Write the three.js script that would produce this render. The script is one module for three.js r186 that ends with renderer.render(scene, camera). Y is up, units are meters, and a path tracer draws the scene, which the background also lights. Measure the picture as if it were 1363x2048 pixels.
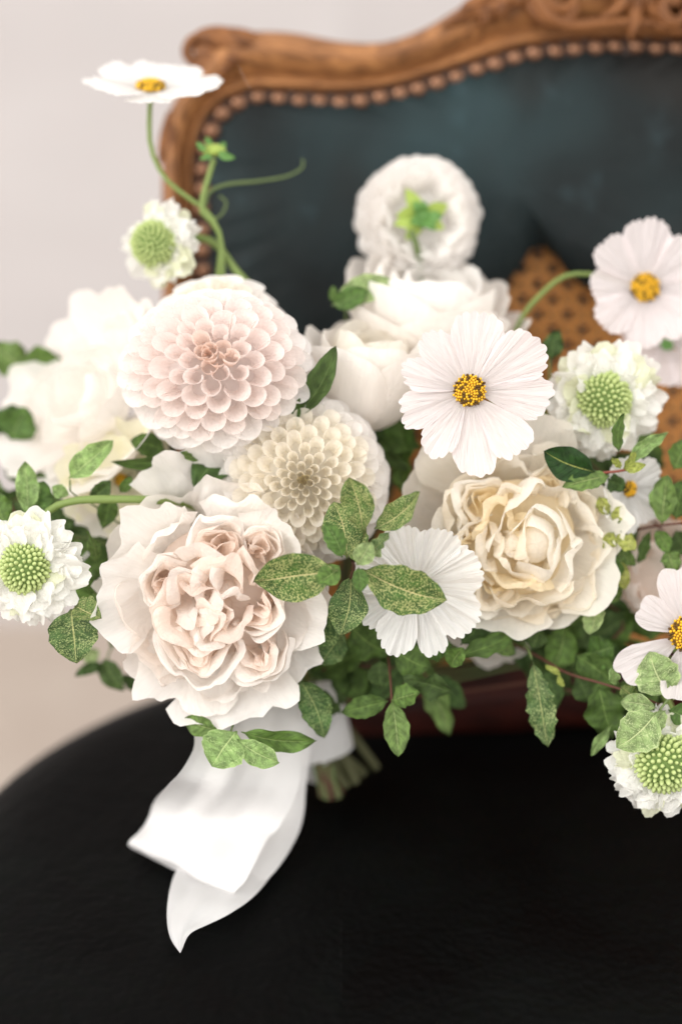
import * as THREE from 'three';
import { ImprovedNoise } from 'three/addons/math/ImprovedNoise.js';
import { mergeGeometries } from 'three/addons/utils/BufferGeometryUtils.js';

const V = (x, y, z) => new THREE.Vector3(x, y, z);
const scene = new THREE.Scene();

// ---------------------------------------------------------------- camera, sky, sun, exposure
const camera = new THREE.PerspectiveCamera(35, 681 / 1024, 0.05, 60);
camera.position.copy(V(0, 0.9681, 0.725));
camera.up.set(0, 1, 0);
camera.lookAt(V(0, 0.63, 0));
camera.focus = 0.787;
camera.userData.fStop = 1.75;
camera.updateMatrixWorld();

const SKY_W = 128, SKY_H = 64;
const skyData = new Float32Array(SKY_W * SKY_H * 4);
for (let j = 0; j < SKY_H; j++) {
  const el = (j + 0.5) / SKY_H * 2 - 1;                       // -1 nadir .. 1 zenith
  const b = 0.80 + 0.04 * Math.max(0, el);                    // an even overcast sky
  for (let i = 0; i < SKY_W; i++) {
    const k = (j * SKY_W + i) * 4;
    skyData[k] = b; skyData[k + 1] = b * 0.978; skyData[k + 2] = b * 0.95; skyData[k + 3] = 1;
  }
}
const skyTex = new THREE.DataTexture(skyData, SKY_W, SKY_H, THREE.RGBAFormat, THREE.FloatType);
skyTex.mapping = THREE.EquirectangularReflectionMapping;
skyTex.magFilter = THREE.LinearFilter; skyTex.needsUpdate = true;
scene.background = skyTex; scene.environment = skyTex;

const sun = new THREE.DirectionalLight(new THREE.Color(1, 0.965, 0.92), 0.7);
sun.position.set(-1.7, 1.55, 1.25); sun.target.position.set(0, 0.55, 0);
sun.castShadow = true; sun.shadow.radius = 60; sun.shadow.mapSize.set(2048, 2048);
Object.assign(sun.shadow.camera, { left: -1.2, right: 1.2, top: 1.2, bottom: -1.2, near: 0.1, far: 6 });
scene.add(sun, sun.target);

const renderer = new THREE.WebGLRenderer({ antialias: true });
renderer.toneMapping = THREE.LinearToneMapping;
renderer.toneMappingExposure = 2.25;
renderer.shadowMap.enabled = true;

// ---------------------------------------------------------------- helpers
function rng(seed) { let a = seed >>> 0; return () => { a = (a + 0x6D2B79F5) | 0; let t = Math.imul(a ^ (a >>> 15), 1 | a); t = (t + Math.imul(t ^ (t >>> 7), 61 | t)) ^ t; return ((t ^ (t >>> 14)) >>> 0) / 4294967296; }; }
const PN = new ImprovedNoise();
const noise = (x, y, z = 0) => PN.noise(x + 31.3, y + 17.7, z + 5.1);
const fbm = (x, y, z = 0) => noise(x, y, z) + 0.5 * noise(2.1 * x, 2.1 * y, 2.1 * z + 9) + 0.25 * noise(4.3 * x, 4.3 * y, 4.3 * z + 3);
const lerp = (a, b, t) => a + (b - a) * t, clamp = (x, a = 0, b = 1) => Math.min(b, Math.max(a, x));
const smooth = (a, b, x) => { const t = clamp((x - a) / (b - a)); return t * t * (3 - 2 * t); };
const RAD = Math.PI / 180;
const TOWARD = V(0, 0.4226, 0.9063), UPV = V(0, 0.9063, -0.4226);          // from the bouquet's heart out into the open, and up along its face

const used = {};
function numbered(n) { const k = used[n] = (used[n] ?? -1) + 1; return k ? n + '_' + String(k).padStart(3, '0') : n; }
function thing(name, label, category, pos, group) {
  const o = new THREE.Group(); o.name = numbered(name); if (pos) o.position.copy(pos);
  o.userData = { label, category }; if (group) o.userData.group = group;
  scene.add(o); return o;
}
function part(parent, name, geo, mat) {
  const m = new THREE.Mesh(geo, mat); m.name = name; m.castShadow = m.receiveShadow = true; parent.add(m); return m;
}
function partWorld(parent, name, geo, mat) {                    // a part whose shape was laid out in world metres
  parent.updateWorldMatrix(true, false); geo.applyMatrix4(parent.matrixWorld.clone().invert()); return part(parent, name, geo, mat);
}
function grid(nu, nv, fn) {                                     // fn(u, v) -> [x, y, z] ; uv = (u, v)
  const pos = [], uv = [], idx = [];
  for (let j = 0; j <= nv; j++) for (let i = 0; i <= nu; i++) {
    const p = fn(i / nu, j / nv); pos.push(p.x ?? p[0], p.y ?? p[1], p.z ?? p[2]); uv.push(i / nu, j / nv);
  }
  for (let j = 0; j < nv; j++) for (let i = 0; i < nu; i++) { const a = j * (nu + 1) + i, b = a + nu + 1; idx.push(a, a + 1, b, b, a + 1, b + 1); }
  const g = new THREE.BufferGeometry();
  g.setAttribute('position', new THREE.Float32BufferAttribute(pos, 3)); g.setAttribute('uv', new THREE.Float32BufferAttribute(uv, 2));
  g.setIndex(idx); g.computeVertexNormals(); return g;
}
function tube(points, radius, seg = 24, rad = 7, flat = 1) {    // radius: number or fn(t)
  const c = new THREE.CatmullRomCurve3(points, false, 'centripetal'), fr = c.computeFrenetFrames(seg, false);
  const rf = typeof radius === 'function' ? radius : () => radius;
  return grid(rad, seg, (u, v) => {
    const i = Math.round(v * seg), p = c.getPointAt(v), a = u * Math.PI * 2, r = rf(v) * (1 + 0.16 * noise(v * 9 + points.length, rf(v) * 4000));
    return p.addScaledVector(fr.normals[i], Math.cos(a) * r).addScaledVector(fr.binormals[i], Math.sin(a) * r * flat);
  });
}
function face(o, axis, twist = 0) {                              // local +Y looks along axis, local X to the bouquet's right, -Z up its face
  const y = axis.clone().normalize();
  const ref = Math.abs(y.dot(UPV)) > 0.97 ? TOWARD.clone().negate() : UPV;
  const x = ref.clone().cross(y).normalize(), z = x.clone().cross(y);
  o.quaternion.setFromRotationMatrix(new THREE.Matrix4().makeBasis(x, y, z));
  if (twist) o.quaternion.multiply(new THREE.Quaternion().setFromAxisAngle(V(0, 1, 0), twist));
}

// ---------------------------------------------------------------- textures
function tex(w, h, fn, srgb = true, repeat) {
  const d = new Uint8Array(w * h * 4);
  for (let j = 0; j < h; j++) for (let i = 0; i < w; i++) { const c = fn(i / w, j / h), k = (j * w + i) * 4; d[k] = clamp(c[0]) * 255; d[k + 1] = clamp(c[1]) * 255; d[k + 2] = clamp(c[2]) * 255; d[k + 3] = 255; }
  const t = new THREE.DataTexture(d, w, h, THREE.RGBAFormat); t.magFilter = THREE.LinearFilter; t.minFilter = THREE.LinearMipmapLinearFilter; t.generateMipmaps = true;
  t.wrapS = t.wrapT = THREE.RepeatWrapping; if (srgb) t.colorSpace = THREE.SRGBColorSpace; if (repeat) t.repeat.set(...repeat); t.needsUpdate = true; return t;
}
const mix3 = (a, b, t) => [lerp(a[0], b[0], t), lerp(a[1], b[1], t), lerp(a[2], b[2], t)];
function leafTex(base, pale, rib, speckle, seed, edge = 0) {     // u across the blade, v from stalk to tip
  return tex(192, 320, (u, v) => {
    const x = (u - 0.5) * 2, ax = Math.abs(x);
    let c = mix3(base, base.map((q) => q * 0.72), clamp(0.5 + 0.9 * fbm(u * 4 + seed, v * 6, 1)));
    const sv = Math.abs(((v * 6.5 - ax * 1.5 + 0.3 * noise(u * 5, v * 5, seed)) % 1 + 1) % 1 - 0.5);
    c = mix3(c, pale, (1 - smooth(0.02, 0.075, sv)) * 0.26 * (1 - ax * 0.6));
    if (speckle) {
      const n = 0.9 * fbm(u * 24 + seed * 3 + 0.5 * noise(u * 8, v * 8), v * 38, 2) + 0.6 * fbm(u * 58, v * 84, seed) + 0.4 * noise(u * 4, v * 6, seed + 4);
      c = mix3(c, pale, smooth(0.22 - speckle * 0.5, 0.62 - speckle * 0.5, n) * 0.82);
    }
    c = mix3(c, rib, (1 - smooth(0.018, 0.05 + 0.02 * noise(v * 20, seed), ax * (0.75 + v * 0.8))) * 0.85);
    if (edge) c = mix3(c, pale, smooth(0.9 + 0.06 * noise(v * 14, u, seed), 0.97, ax) * edge);
    return c;
  });
}
const veinBump = tex(256, 64, (u, v) => { const n = 0.5 + 0.32 * noise(u * 46, v * 2.2) + 0.2 * noise(u * 92, v * 4, 3); return [n, n, n]; }, false);
const softBump = tex(256, 256, (u, v) => { const n = 0.5 + 0.3 * fbm(u * 9, v * 7) + 0.12 * noise(u * 60, v * 14, 7); return [n, n, n]; }, false);
const petalTex = tex(256, 128, (u, v) => { const n = 0.993 + 0.018 * noise(u * 34 + 0.8 * noise(u * 5, v * 4), v * 3.5) + 0.012 * noise(u * 80, v * 7, 4) + 0.008 * fbm(u * 7, v * 6, 8); return [n, n * 0.999, n * 0.996]; });
const leafBump = tex(192, 320, (u, v) => { const ax = Math.abs(u - 0.5) * 2, sv = Math.abs(((v * 7.5 - ax * 1.5) % 1 + 1) % 1 - 0.5), n = 0.65 - 0.4 * (1 - smooth(0, 0.12, sv)) * (1 - ax * 0.5) - 0.3 * (1 - smooth(0, 0.08, ax)) + 0.12 * fbm(u * 30, v * 50); return [n, n, n]; }, false);
const weaveBump = tex(512, 512, (u, v) => { const n = 0.5 + 0.22 * Math.sin(u * 512 * 1.57) * Math.sin(v * 512 * 1.57) + 0.25 * noise(u * 90, v * 6) + 0.2 * noise(u * 8, v * 120, 3); return [n, n, n]; }, false);
const woodTex = tex(1024, 128, (u, v) => {
  const w = 0.12 * fbm(u * 7, v * 3), g = noise(u * 18, (v + w) * 26) * 0.5 + noise(u * 50, (v + w) * 70, 4) * 0.3 + 0.3 * noise(u * 6, (v + w) * 7, 8);
  return mix3([0.69, 0.48, 0.295], [0.37, 0.235, 0.14], clamp(0.45 + g));
});
const darkWoodTex = tex(512, 64, (u, v) => mix3([0.24, 0.085, 0.055], [0.10, 0.03, 0.02], clamp(0.5 + noise(u * 14, v * 22) * 0.6 + noise(u * 50, v * 60, 2) * 0.3)));
const leatherBump = tex(512, 512, (u, v) => { const n = 0.5 + 0.25 * fbm(u * 40, v * 40) + 0.22 * noise(u * 110, v * 110, 5) + 0.2 * fbm(u * 6, v * 6, 9); return [n, n, n]; }, false);
const leatherTex = tex(512, 512, (u, v) => {
  const n = fbm(u * 5, v * 4, 2), m = fbm(u * 16, v * 14, 6);
  let c = mix3([0.155, 0.215, 0.225], [0.082, 0.09, 0.092], clamp(0.5 + 0.55 * n));
  c = mix3(c, [0.24, 0.33, 0.36], smooth(0.25, 0.9, m) * 0.35);
  return mix3(c, [0.165, 0.10, 0.075], smooth(0.1, 0.55, fbm(u * 3.1 + 4, v * 3.3, 11)) * 0.3);   // brown patches painted in for dark shadow and reflection on the leather
});
const seatTex = tex(256, 256, (u, v) => mix3([0.035, 0.04, 0.038], [0.016, 0.014, 0.014], clamp(0.5 + 0.8 * fbm(u * 6, v * 6, 4))));
const wallTex = tex(512, 512, (u, v) => { const n = 0.5 * fbm(u * 5, v * 5) + 0.3 * fbm(u * 22, v * 18, 4); return mix3([0.775, 0.758, 0.758], [0.735, 0.716, 0.716], clamp(0.5 + n)); });
const floorTex = tex(512, 512, (u, v) => { const n = 0.5 * fbm(u * 8, v * 5) + 0.25 * fbm(u * 40, v * 30, 4); return mix3([0.70, 0.655, 0.612], [0.645, 0.59, 0.548], clamp(0.5 + n)); });
wallTex.repeat.set(2, 2); floorTex.repeat.set(12, 12);

// ---------------------------------------------------------------- materials
const DS = THREE.DoubleSide;
function petalMat(r, g, b, through = 0.3, bump = softBump, bs = 0.0008) {
  return new THREE.MeshPhysicalMaterial({ color: new THREE.Color().setRGB(r, g, b), map: petalTex, roughness: 0.86, transmission: through, thickness: 0, side: DS, bumpMap: bump, bumpScale: bs, specularIntensity: 0.25 });
}
function leafMat(map, tint = [1, 1, 1], rough = 0.55) {
  return new THREE.MeshPhysicalMaterial({ map, color: new THREE.Color().setRGB(...tint), roughness: rough, transmission: 0.22, thickness: 0, side: DS, bumpMap: leafBump, bumpScale: 0.0007, specularIntensity: 0.4 });
}
const varTex = leafTex([0.30, 0.43, 0.20], [0.74, 0.74, 0.50], [0.80, 0.76, 0.55], 0.62, 1);
const varTex2 = leafTex([0.31, 0.42, 0.23], [0.70, 0.74, 0.50], [0.74, 0.74, 0.50], 0.36, 5);
const greenTex = leafTex([0.455, 0.565, 0.30], [0.60, 0.69, 0.43], [0.65, 0.71, 0.47], 0, 2);
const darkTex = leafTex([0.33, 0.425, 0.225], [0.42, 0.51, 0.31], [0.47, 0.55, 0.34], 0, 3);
const ribTex = leafTex([0.18, 0.31, 0.14], [0.33, 0.45, 0.24], [0.74, 0.74, 0.42], 0, 13);
const paleTex = leafTex([0.60, 0.70, 0.45], [0.78, 0.83, 0.62], [0.80, 0.84, 0.62], 0.1, 7, 0.5);
const limeTex = leafTex([0.68, 0.72, 0.34], [0.86, 0.86, 0.60], [0.80, 0.80, 0.50], 0.3, 9);
const LEAF = {
  m: [leafMat(ribTex, [1, 1, 1], 0.42)],
  v: [leafMat(varTex), leafMat(varTex, [0.9, 0.95, 0.85])],
  w: [leafMat(varTex2), leafMat(varTex2, [0.82, 0.92, 0.85])],
  g: [leafMat(greenTex, [1, 1, 1], 0.5), leafMat(greenTex, [0.8, 0.88, 0.72], 0.5), leafMat(greenTex, [0.66, 0.78, 0.66], 0.5)],
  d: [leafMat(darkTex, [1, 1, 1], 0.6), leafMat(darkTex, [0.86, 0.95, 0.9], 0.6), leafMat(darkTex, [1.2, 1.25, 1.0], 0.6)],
  p: [leafMat(paleTex), leafMat(paleTex, [0.85, 0.95, 0.8])],
  y: [leafMat(limeTex), leafMat(limeTex, [0.9, 0.95, 0.8])],
};
const stemMat = new THREE.MeshStandardMaterial({ color: new THREE.Color().setRGB(0.17, 0.24, 0.06), roughness: 0.6 });
const woodyStem = new THREE.MeshStandardMaterial({ color: new THREE.Color().setRGB(0.07, 0.072, 0.026), roughness: 0.7 });
const stemDark = new THREE.MeshStandardMaterial({ color: new THREE.Color().setRGB(0.12, 0.17, 0.055), roughness: 0.65 });
const twigMat = new THREE.MeshStandardMaterial({ color: new THREE.Color().setRGB(0.10, 0.035, 0.02), roughness: 0.7 });
const calyxMat = new THREE.MeshPhysicalMaterial({ color: new THREE.Color().setRGB(0.10, 0.24, 0.045), roughness: 0.6, side: DS, transmission: 0.15, thickness: 0 });
const calyxLight = new THREE.MeshPhysicalMaterial({ color: new THREE.Color().setRGB(0.36, 0.48, 0.09), roughness: 0.6, side: DS, transmission: 0.15, thickness: 0 });
const M = {                                                       // petal pigments, white to blush, cream and pale yellow
  whitePetal: petalMat(0.985, 0.965, 0.94, 0.46), whiteRose: petalMat(0.985, 0.95, 0.915, 0.46), cosmos: petalMat(0.91, 0.845, 0.85, 0.44, veinBump, 0.0007), cosmosPure: petalMat(0.965, 0.955, 0.945, 0.44, veinBump, 0.0007),
  blushOuter: petalMat(0.985, 0.955, 0.925, 0.42), blush0: petalMat(0.985, 0.945, 0.91, 0.48), blush1: petalMat(0.985, 0.92, 0.87, 0.52), blush2: petalMat(0.985, 0.875, 0.80, 0.54),
  cream0: petalMat(0.985, 0.95, 0.88, 0.5), cream1: petalMat(0.985, 0.92, 0.805, 0.54), cream2: petalMat(0.985, 0.87, 0.64, 0.54),
  pink0: petalMat(0.985, 0.955, 0.94, 0.46), pink1: petalMat(0.985, 0.91, 0.885, 0.5), pink2: petalMat(0.985, 0.865, 0.80, 0.52),
  dahliaWhite: petalMat(0.985, 0.96, 0.94, 0.48), dahliaCream: petalMat(0.985, 0.94, 0.85, 0.52), dahliaYellow: petalMat(0.98, 0.91, 0.70, 0.5),
  yellowWhite: petalMat(0.965, 0.94, 0.76, 0.46), scab: petalMat(0.965, 0.96, 0.925, 0.46), scabGreen: petalMat(0.88, 0.90, 0.70, 0.46),
};
const discMat = new THREE.MeshStandardMaterial({ color: new THREE.Color().setRGB(0.36, 0.20, 0.02), roughness: 0.9 });
const floretMat = new THREE.MeshStandardMaterial({ color: new THREE.Color().setRGB(0.80, 0.48, 0.025), roughness: 0.8 });
const antherMat = new THREE.MeshStandardMaterial({ color: new THREE.Color().setRGB(0.10, 0.05, 0.012), roughness: 0.85 });
const budMat = new THREE.MeshStandardMaterial({ color: new THREE.Color().setRGB(0.46, 0.55, 0.22), roughness: 0.7 });
const buttonMat = new THREE.MeshStandardMaterial({ color: new THREE.Color().setRGB(0.13, 0.20, 0.05), roughness: 0.85 });
const woodMat = new THREE.MeshPhysicalMaterial({ map: woodTex, roughness: 0.48, specularIntensity: 0.6, bumpMap: woodTex, bumpScale: 0.0004 });
const carveMat = new THREE.MeshPhysicalMaterial({ map: woodTex, color: new THREE.Color().setRGB(0.72, 0.66, 0.62), roughness: 0.55, specularIntensity: 0.5 });
const redWoodMat = new THREE.MeshPhysicalMaterial({ map: darkWoodTex, roughness: 0.5, specularIntensity: 0.4 });
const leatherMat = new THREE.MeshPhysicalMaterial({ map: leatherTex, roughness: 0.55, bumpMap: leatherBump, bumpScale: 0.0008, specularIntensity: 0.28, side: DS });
const seatMat = new THREE.MeshPhysicalMaterial({ map: seatTex, roughness: 0.52, bumpMap: leatherBump, bumpScale: 0.0012, specularIntensity: 0.11 });
const nailMat = new THREE.MeshStandardMaterial({ color: new THREE.Color().setRGB(0.24, 0.125, 0.075), roughness: 0.33, metalness: 0.8 });
const gimpMat = new THREE.MeshStandardMaterial({ color: new THREE.Color().setRGB(0.055, 0.035, 0.028), roughness: 0.8 });
const caneMat = new THREE.MeshStandardMaterial({ color: new THREE.Color().setRGB(0.50, 0.215, 0.045), roughness: 0.6 });
const caneMat2 = new THREE.MeshStandardMaterial({ color: new THREE.Color().setRGB(0.42, 0.17, 0.035), roughness: 0.6 });
const backingMat = new THREE.MeshStandardMaterial({ color: new THREE.Color().setRGB(0.17, 0.16, 0.15), roughness: 0.9, side: DS });
const ribbonMat = new THREE.MeshPhysicalMaterial({ color: new THREE.Color().setRGB(0.88, 0.87, 0.865), roughness: 0.5, sheen: 0.4, sheenRoughness: 0.4, sheenColor: new THREE.Color(1, 1, 1), transmission: 0.34, thickness: 0, side: DS, specularIntensity: 0.4, bumpMap: weaveBump, bumpScale: 0.00025 });

// ---------------------------------------------------------------- setting: wall and floor
{
  const f = part(scene, 'floor', new THREE.PlaneGeometry(24, 24).rotateX(-Math.PI / 2), new THREE.MeshStandardMaterial({ map: floorTex, roughness: 0.8 }));
  f.position.set(0, 0, 10.9); f.userData.kind = 'structure';
  const w = part(scene, 'wall', new THREE.BoxGeometry(8, 3, 0.12), new THREE.MeshStandardMaterial({ map: wallTex, roughness: 0.9 }));
  w.position.set(0, 1.5, -1.1); w.userData.kind = 'structure';
}

// ---------------------------------------------------------------- the armchair
const BN = V(0, Math.sin(20 * RAD), Math.cos(20 * RAD));         // the way the chair's back faces
const CX = 0.194;                                               // the chair's middle line
const armchair = thing('armchair', 'carved wooden armchair with teal leather back, brass nails and black leather seat', 'armchair', V(CX, 0, 0.05));
{
  const off = (p, z) => p.clone().addScaledVector(BN, z);
  const mirror = (p) => V(2 * CX - p.x, p.y, p.z);
  const curveOf = (half) => new THREE.CatmullRomCurve3(half.concat(half.slice(0, -1).reverse().map(mirror)), false, 'centripetal');
  // inner and outer outlines of the back frame, from the seat up the post and along the crest to the middle line
  const inner = curveOf([V(-0.0638, 0.4403, -0.1099), V(-0.0782, 0.5373, -0.1451), V(-0.0876, 0.6213, -0.1757), V(-0.0871, 0.6876, -0.1999), V(-0.0867, 0.7314, -0.2158), V(-0.0859, 0.7558, -0.2247), V(-0.0811, 0.7715, -0.2304), V(-0.0705, 0.7833, -0.2347), V(-0.0544, 0.7893, -0.2369), V(-0.0296, 0.7898, -0.2371), V(-0.0004, 0.789, -0.2368), V(0.0229, 0.7909, -0.2375), V(0.0491, 0.7971, -0.2397), V(0.0709, 0.8038, -0.2421), V(0.0927, 0.8102, -0.2445), V(0.116, 0.815, -0.2462), V(0.145, 0.8177, -0.2472), V(0.193, 0.8177, -0.2472)]);
  const outer = curveOf([V(-0.0825, 0.4403, -0.1099), V(-0.0973, 0.5373, -0.1451), V(-0.1057, 0.6213, -0.1757), V(-0.105, 0.6876, -0.1999), V(-0.1049, 0.7314, -0.2158), V(-0.104, 0.7585, -0.2257), V(-0.1003, 0.7788, -0.233), V(-0.0902, 0.7936, -0.2384), V(-0.0702, 0.8182, -0.2474), V(-0.0353, 0.822, -0.2488), V(0.0025, 0.8166, -0.2468), V(0.0257, 0.8166, -0.2468), V(0.049, 0.8241, -0.2496), V(0.0693, 0.8353, -0.2536), V(0.0895, 0.8455, -0.2573), V(0.1155, 0.8518, -0.2596), V(0.1474, 0.8556, -0.261), V(0.1923, 0.8566, -0.2614)]);
  const prof = [[0, -0.008], [0, 0.004], [0.05, 0.0095], [0.12, 0.0105], [0.2, 0.0075], [0.24, 0.0075], [0.34, 0.014], [0.5, 0.0185], [0.66, 0.0195], [0.8, 0.017], [0.92, 0.010], [1, 0.001], [1, -0.018], [0.5, -0.022], [0, -0.018], [0, -0.008]];
  const rail = (t0, t1, nv) => {
    const g = grid(prof.length - 1, nv, (u, v) => {
      const t = lerp(t0, t1, v), a = inner.getPoint(t), b = outer.getPoint(t), q = prof[Math.round(u * (prof.length - 1))];
      return off(a.lerp(b, q[0]), q[1]);
    });
    const uv = g.attributes.uv; for (let i = 0; i < uv.count; i++) { const u = uv.getX(i), v = uv.getY(i); uv.setXY(i, lerp(t0, t1, v) * 3, u * 0.9 + t0); }
    return g;
  };
  const T = 34;                                                  // spans of the two outlines
  partWorld(armchair, 'back_post', rail(0, 8 / T, 60), woodMat);
  partWorld(armchair, 'crest_rail', rail(8.03 / T, 25.97 / T, 160), woodMat);
  partWorld(armchair, 'back_post', rail(26 / T, 1, 60), woodMat);
  // lower rail of the back, dark red wood just above the seat
  const lowRail = grid(10, 24, (u, v) => {
    const a = u * Math.PI * 2, x = lerp(-0.05, 2 * CX + 0.05, v), s = Math.sin(a), c = Math.cos(a);
    const p = V(x, 0, 0).add(V(0, 0.444 + 0.016 * Math.cos((x - CX) * 9), -0.118));
    return p.addScaledVector(BN, c * 0.016).add(V(0, Math.cos(20 * RAD) * s * 0.024, -Math.sin(20 * RAD) * s * 0.024));
  });
  partWorld(armchair, 'lower_rail', lowRail, redWoodMat);

  // leather panel: a padded sheet pulled tight to the nails, ending below in an uneven edge over the cane
  const nailHalf = [V(-0.0816, 0.5935, -0.1656), V(-0.0812, 0.6876, -0.1999), V(-0.0811, 0.7314, -0.2158), V(-0.0806, 0.7531, -0.2237), V(-0.0753, 0.7688, -0.2294), V(-0.0658, 0.7801, -0.2335), V(-0.053, 0.785, -0.2353), V(-0.0296, 0.7847, -0.2352), V(-0.0004, 0.7836, -0.2348), V(0.0229, 0.7858, -0.2356), V(0.0491, 0.792, -0.2378), V(0.071, 0.7987, -0.2403), V(0.0928, 0.8051, -0.2426), V(0.116, 0.8102, -0.2445), V(0.1451, 0.8129, -0.2455), V(0.1931, 0.8129, -0.2455)];
  const nailCurve = curveOf(nailHalf);
  const lowEdge = [V(0.4764, 0.5935, -0.1656), V(0.3769, 0.599, -0.1676), V(0.3021, 0.6158, -0.1737), V(0.2423, 0.638, -0.1818), V(0.2015, 0.6518, -0.1868), V(0.1707, 0.6698, -0.1934), V(0.1499, 0.6794, -0.1969), V(0.1336, 0.6887, -0.2003), V(0.1225, 0.7019, -0.2051), V(0.1131, 0.7063, -0.2067), V(0.1061, 0.6964, -0.2031), V(0.0974, 0.686, -0.1993), V(0.0822, 0.6733, -0.1947), V(0.0646, 0.6518, -0.1868), V(0.0233, 0.6241, -0.1768), V(-0.0242, 0.6046, -0.1697), V(-0.0816, 0.5935, -0.1656)];
  const lowCurve = new THREE.CatmullRomCurve3(lowEdge, false, 'centripetal');
  const heart = V(0.0933, 0.7463, -0.2212);
  const ring = [];
  for (let i = 0; i < 150; i++) ring.push(nailCurve.getPointAt(i / 150));
  for (let i = 0; i <= 70; i++) ring.push(lowCurve.getPointAt(i / 70));
  const leather = grid(ring.length - 1, 26, (u, v) => {
    const i = Math.round(u * (ring.length - 1)), r = Math.pow(v, 0.75), b = ring[i], p = heart.clone().lerp(b, r);
    const low = smooth(150, 162, i) * (1 - smooth(208, 221, i));
    const edge = 1 - smooth(0.0, 0.32, 1 - r);
    const pleat = (1 - low) * edge * (0.0016 * Math.sin(i * 2.1) + 0.0012 * Math.sin(i * 0.93 + 1)) * (0.3 + smooth(0, 0.1, 1 - r));
    const z = 0.004 + 0.017 * (1 - Math.pow(r, 3.2)) * 1 + low * 0.006 * r + pleat + 0.0035 * fbm(p.x * 16, p.y * 16) * (1 - r * r) + 0.003 * Math.exp(-Math.pow((p.y - 0.66 - 0.35 * (p.x - 0.1)) * 90, 2));
    return off(p, z);
  });
  { const uv = leather.attributes.uv, ps = leather.attributes.position; for (let i = 0; i < uv.count; i++) uv.setXY(i, ps.getX(i) * 2.2 + 0.3, ps.getY(i) * 2.2); }
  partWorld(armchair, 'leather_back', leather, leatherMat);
  // dark gimp strip under the nails
  const gw = 0.0062;
  const gimpG = grid(6, 170, (u, v) => { const p = nailCurve.getPointAt(v), t = nailCurve.getTangentAt(v), s = t.clone().cross(BN).normalize(), a = u * Math.PI; return off(p.addScaledVector(s, -Math.cos(a) * gw), 0.003 + Math.sin(a) * 0.0028); });
  const trim = partWorld(armchair, 'gimp_trim', gimpG, gimpMat);
  // nails
  const nailG = new THREE.SphereGeometry(0.0052, 14, 8, 0, Math.PI * 2, 0, Math.PI * 0.52);
  const q = new THREE.Quaternion().setFromUnitVectors(V(0, 1, 0), BN), L = nailCurve.getLength(), nn = Math.round(L / 0.0117), rr = rng(5);
  for (let i = 0; i <= nn; i++) {
    const m = part(trim, 'nail', nailG, nailMat), p = off(nailCurve.getPointAt(i / nn), 0.005).add(V((rr() - 0.5) * 0.0012, (rr() - 0.5) * 0.0012, 0));
    m.position.copy(p.sub(armchair.position)); m.quaternion.copy(q); const ns = 0.92 + 0.16 * rr(); m.scale.set(ns, 0.85 * ns, ns);
  }
  // cane panel behind, below the leather
  const back = grid(2, 2, (u, v) => off(V(-0.0847, 0.7585, -0.2257).lerp(V(0.473, 0.7585, -0.2257), u).lerp(V(-0.0873, 0.4403, -0.1099).lerp(V(0.4876, 0.4403, -0.1099), u), v), -0.016));
  const cane = partWorld(armchair, 'cane_panel', back, backingMat);
  const bx = V(1, 0, 0), by = V(0, Math.cos(20 * RAD), -Math.sin(20 * RAD)), o0 = V(0.1975, 0.5795, -0.1605);
  const strand = (a, b, w, z, mat) => {
    const A = off(o0.clone().addScaledVector(bx, a[0]).addScaledVector(by, a[1]), z), Bp = off(o0.clone().addScaledVector(bx, b[0]).addScaledVector(by, b[1]), z);
    const d = Bp.clone().sub(A), L = d.length(); d.normalize();
    partWorld(cane, 'cane_strand', new THREE.BoxGeometry(w * 2, 0.0012, L).applyMatrix4(new THREE.Matrix4().makeBasis(BN.clone().cross(d), BN, d).setPosition(A.lerp(Bp, 0.5))), mat);
  };
  const HX = 0.275, H0 = -0.135, H1 = 0.14, st = 0.0090;
  for (let x = -HX; x <= HX; x += st) strand([x, H0], [x, H1], 0.00185, -0.004, caneMat);
  for (let y = H0; y <= H1; y += st) strand([-HX, y], [HX, y], 0.00185, -0.0025, caneMat2);
  for (let k = -HX + H0; k < HX - H0; k += st * 2) for (const s of [1, -1]) {
    const y0 = H0, y1 = H1, xa = k * s, xb = (k + (y1 - y0)) * s; const c = (x) => clamp(x, -HX, HX);
    const ya = y0 + (c(xa) - xa) / (xb - xa) * (y1 - y0), yb = y0 + (c(xb) - xa) / (xb - xa) * (y1 - y0);
    if (Math.abs(c(xa) - c(xb)) > 0.01) strand([c(xa), ya], [c(xb), yb], 0.0009, -0.001, caneMat);
  }
  // carved ornament: corner leaf scrolls and the crest's shell with its C-scrolls
  const lobe = (p, dir, len, wid, thick, z, bend = 0) => {
    const d = dir.clone().normalize(), s = d.clone().cross(BN).normalize();
    return grid(8, 10, (u, v) => {
      const a = u * Math.PI * 2, w = wid * Math.pow(Math.sin(Math.PI * clamp(v * 0.94 + 0.03)), 0.6) * (0.55 + 0.45 * Math.sin(v * 2.6));
      return off(p.clone().addScaledVector(d, len * v).addScaledVector(s, Math.cos(a) * w + bend * len * v * v), z + Math.sin(a) * thick * Math.sin(Math.PI * clamp(v * 0.9 + 0.1)) + thick * 0.25 * Math.sin(v * 9));
    });
  };
  const scroll = (c, r0, turns, a0, rad, z, hand = 1) => {
    const pts = []; for (let i = 0; i <= 26; i++) { const t = i / 26, a = a0 + hand * t * turns * Math.PI * 2, r = r0 * (1 - 0.82 * t); pts.push(off(c.clone().addScaledVector(bx, Math.cos(a) * r).addScaledVector(by, Math.sin(a) * r), z + 0.004 * t)); }
    return tube(pts, (t) => rad * (1 - 0.45 * t), 60, 7);
  };
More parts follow.
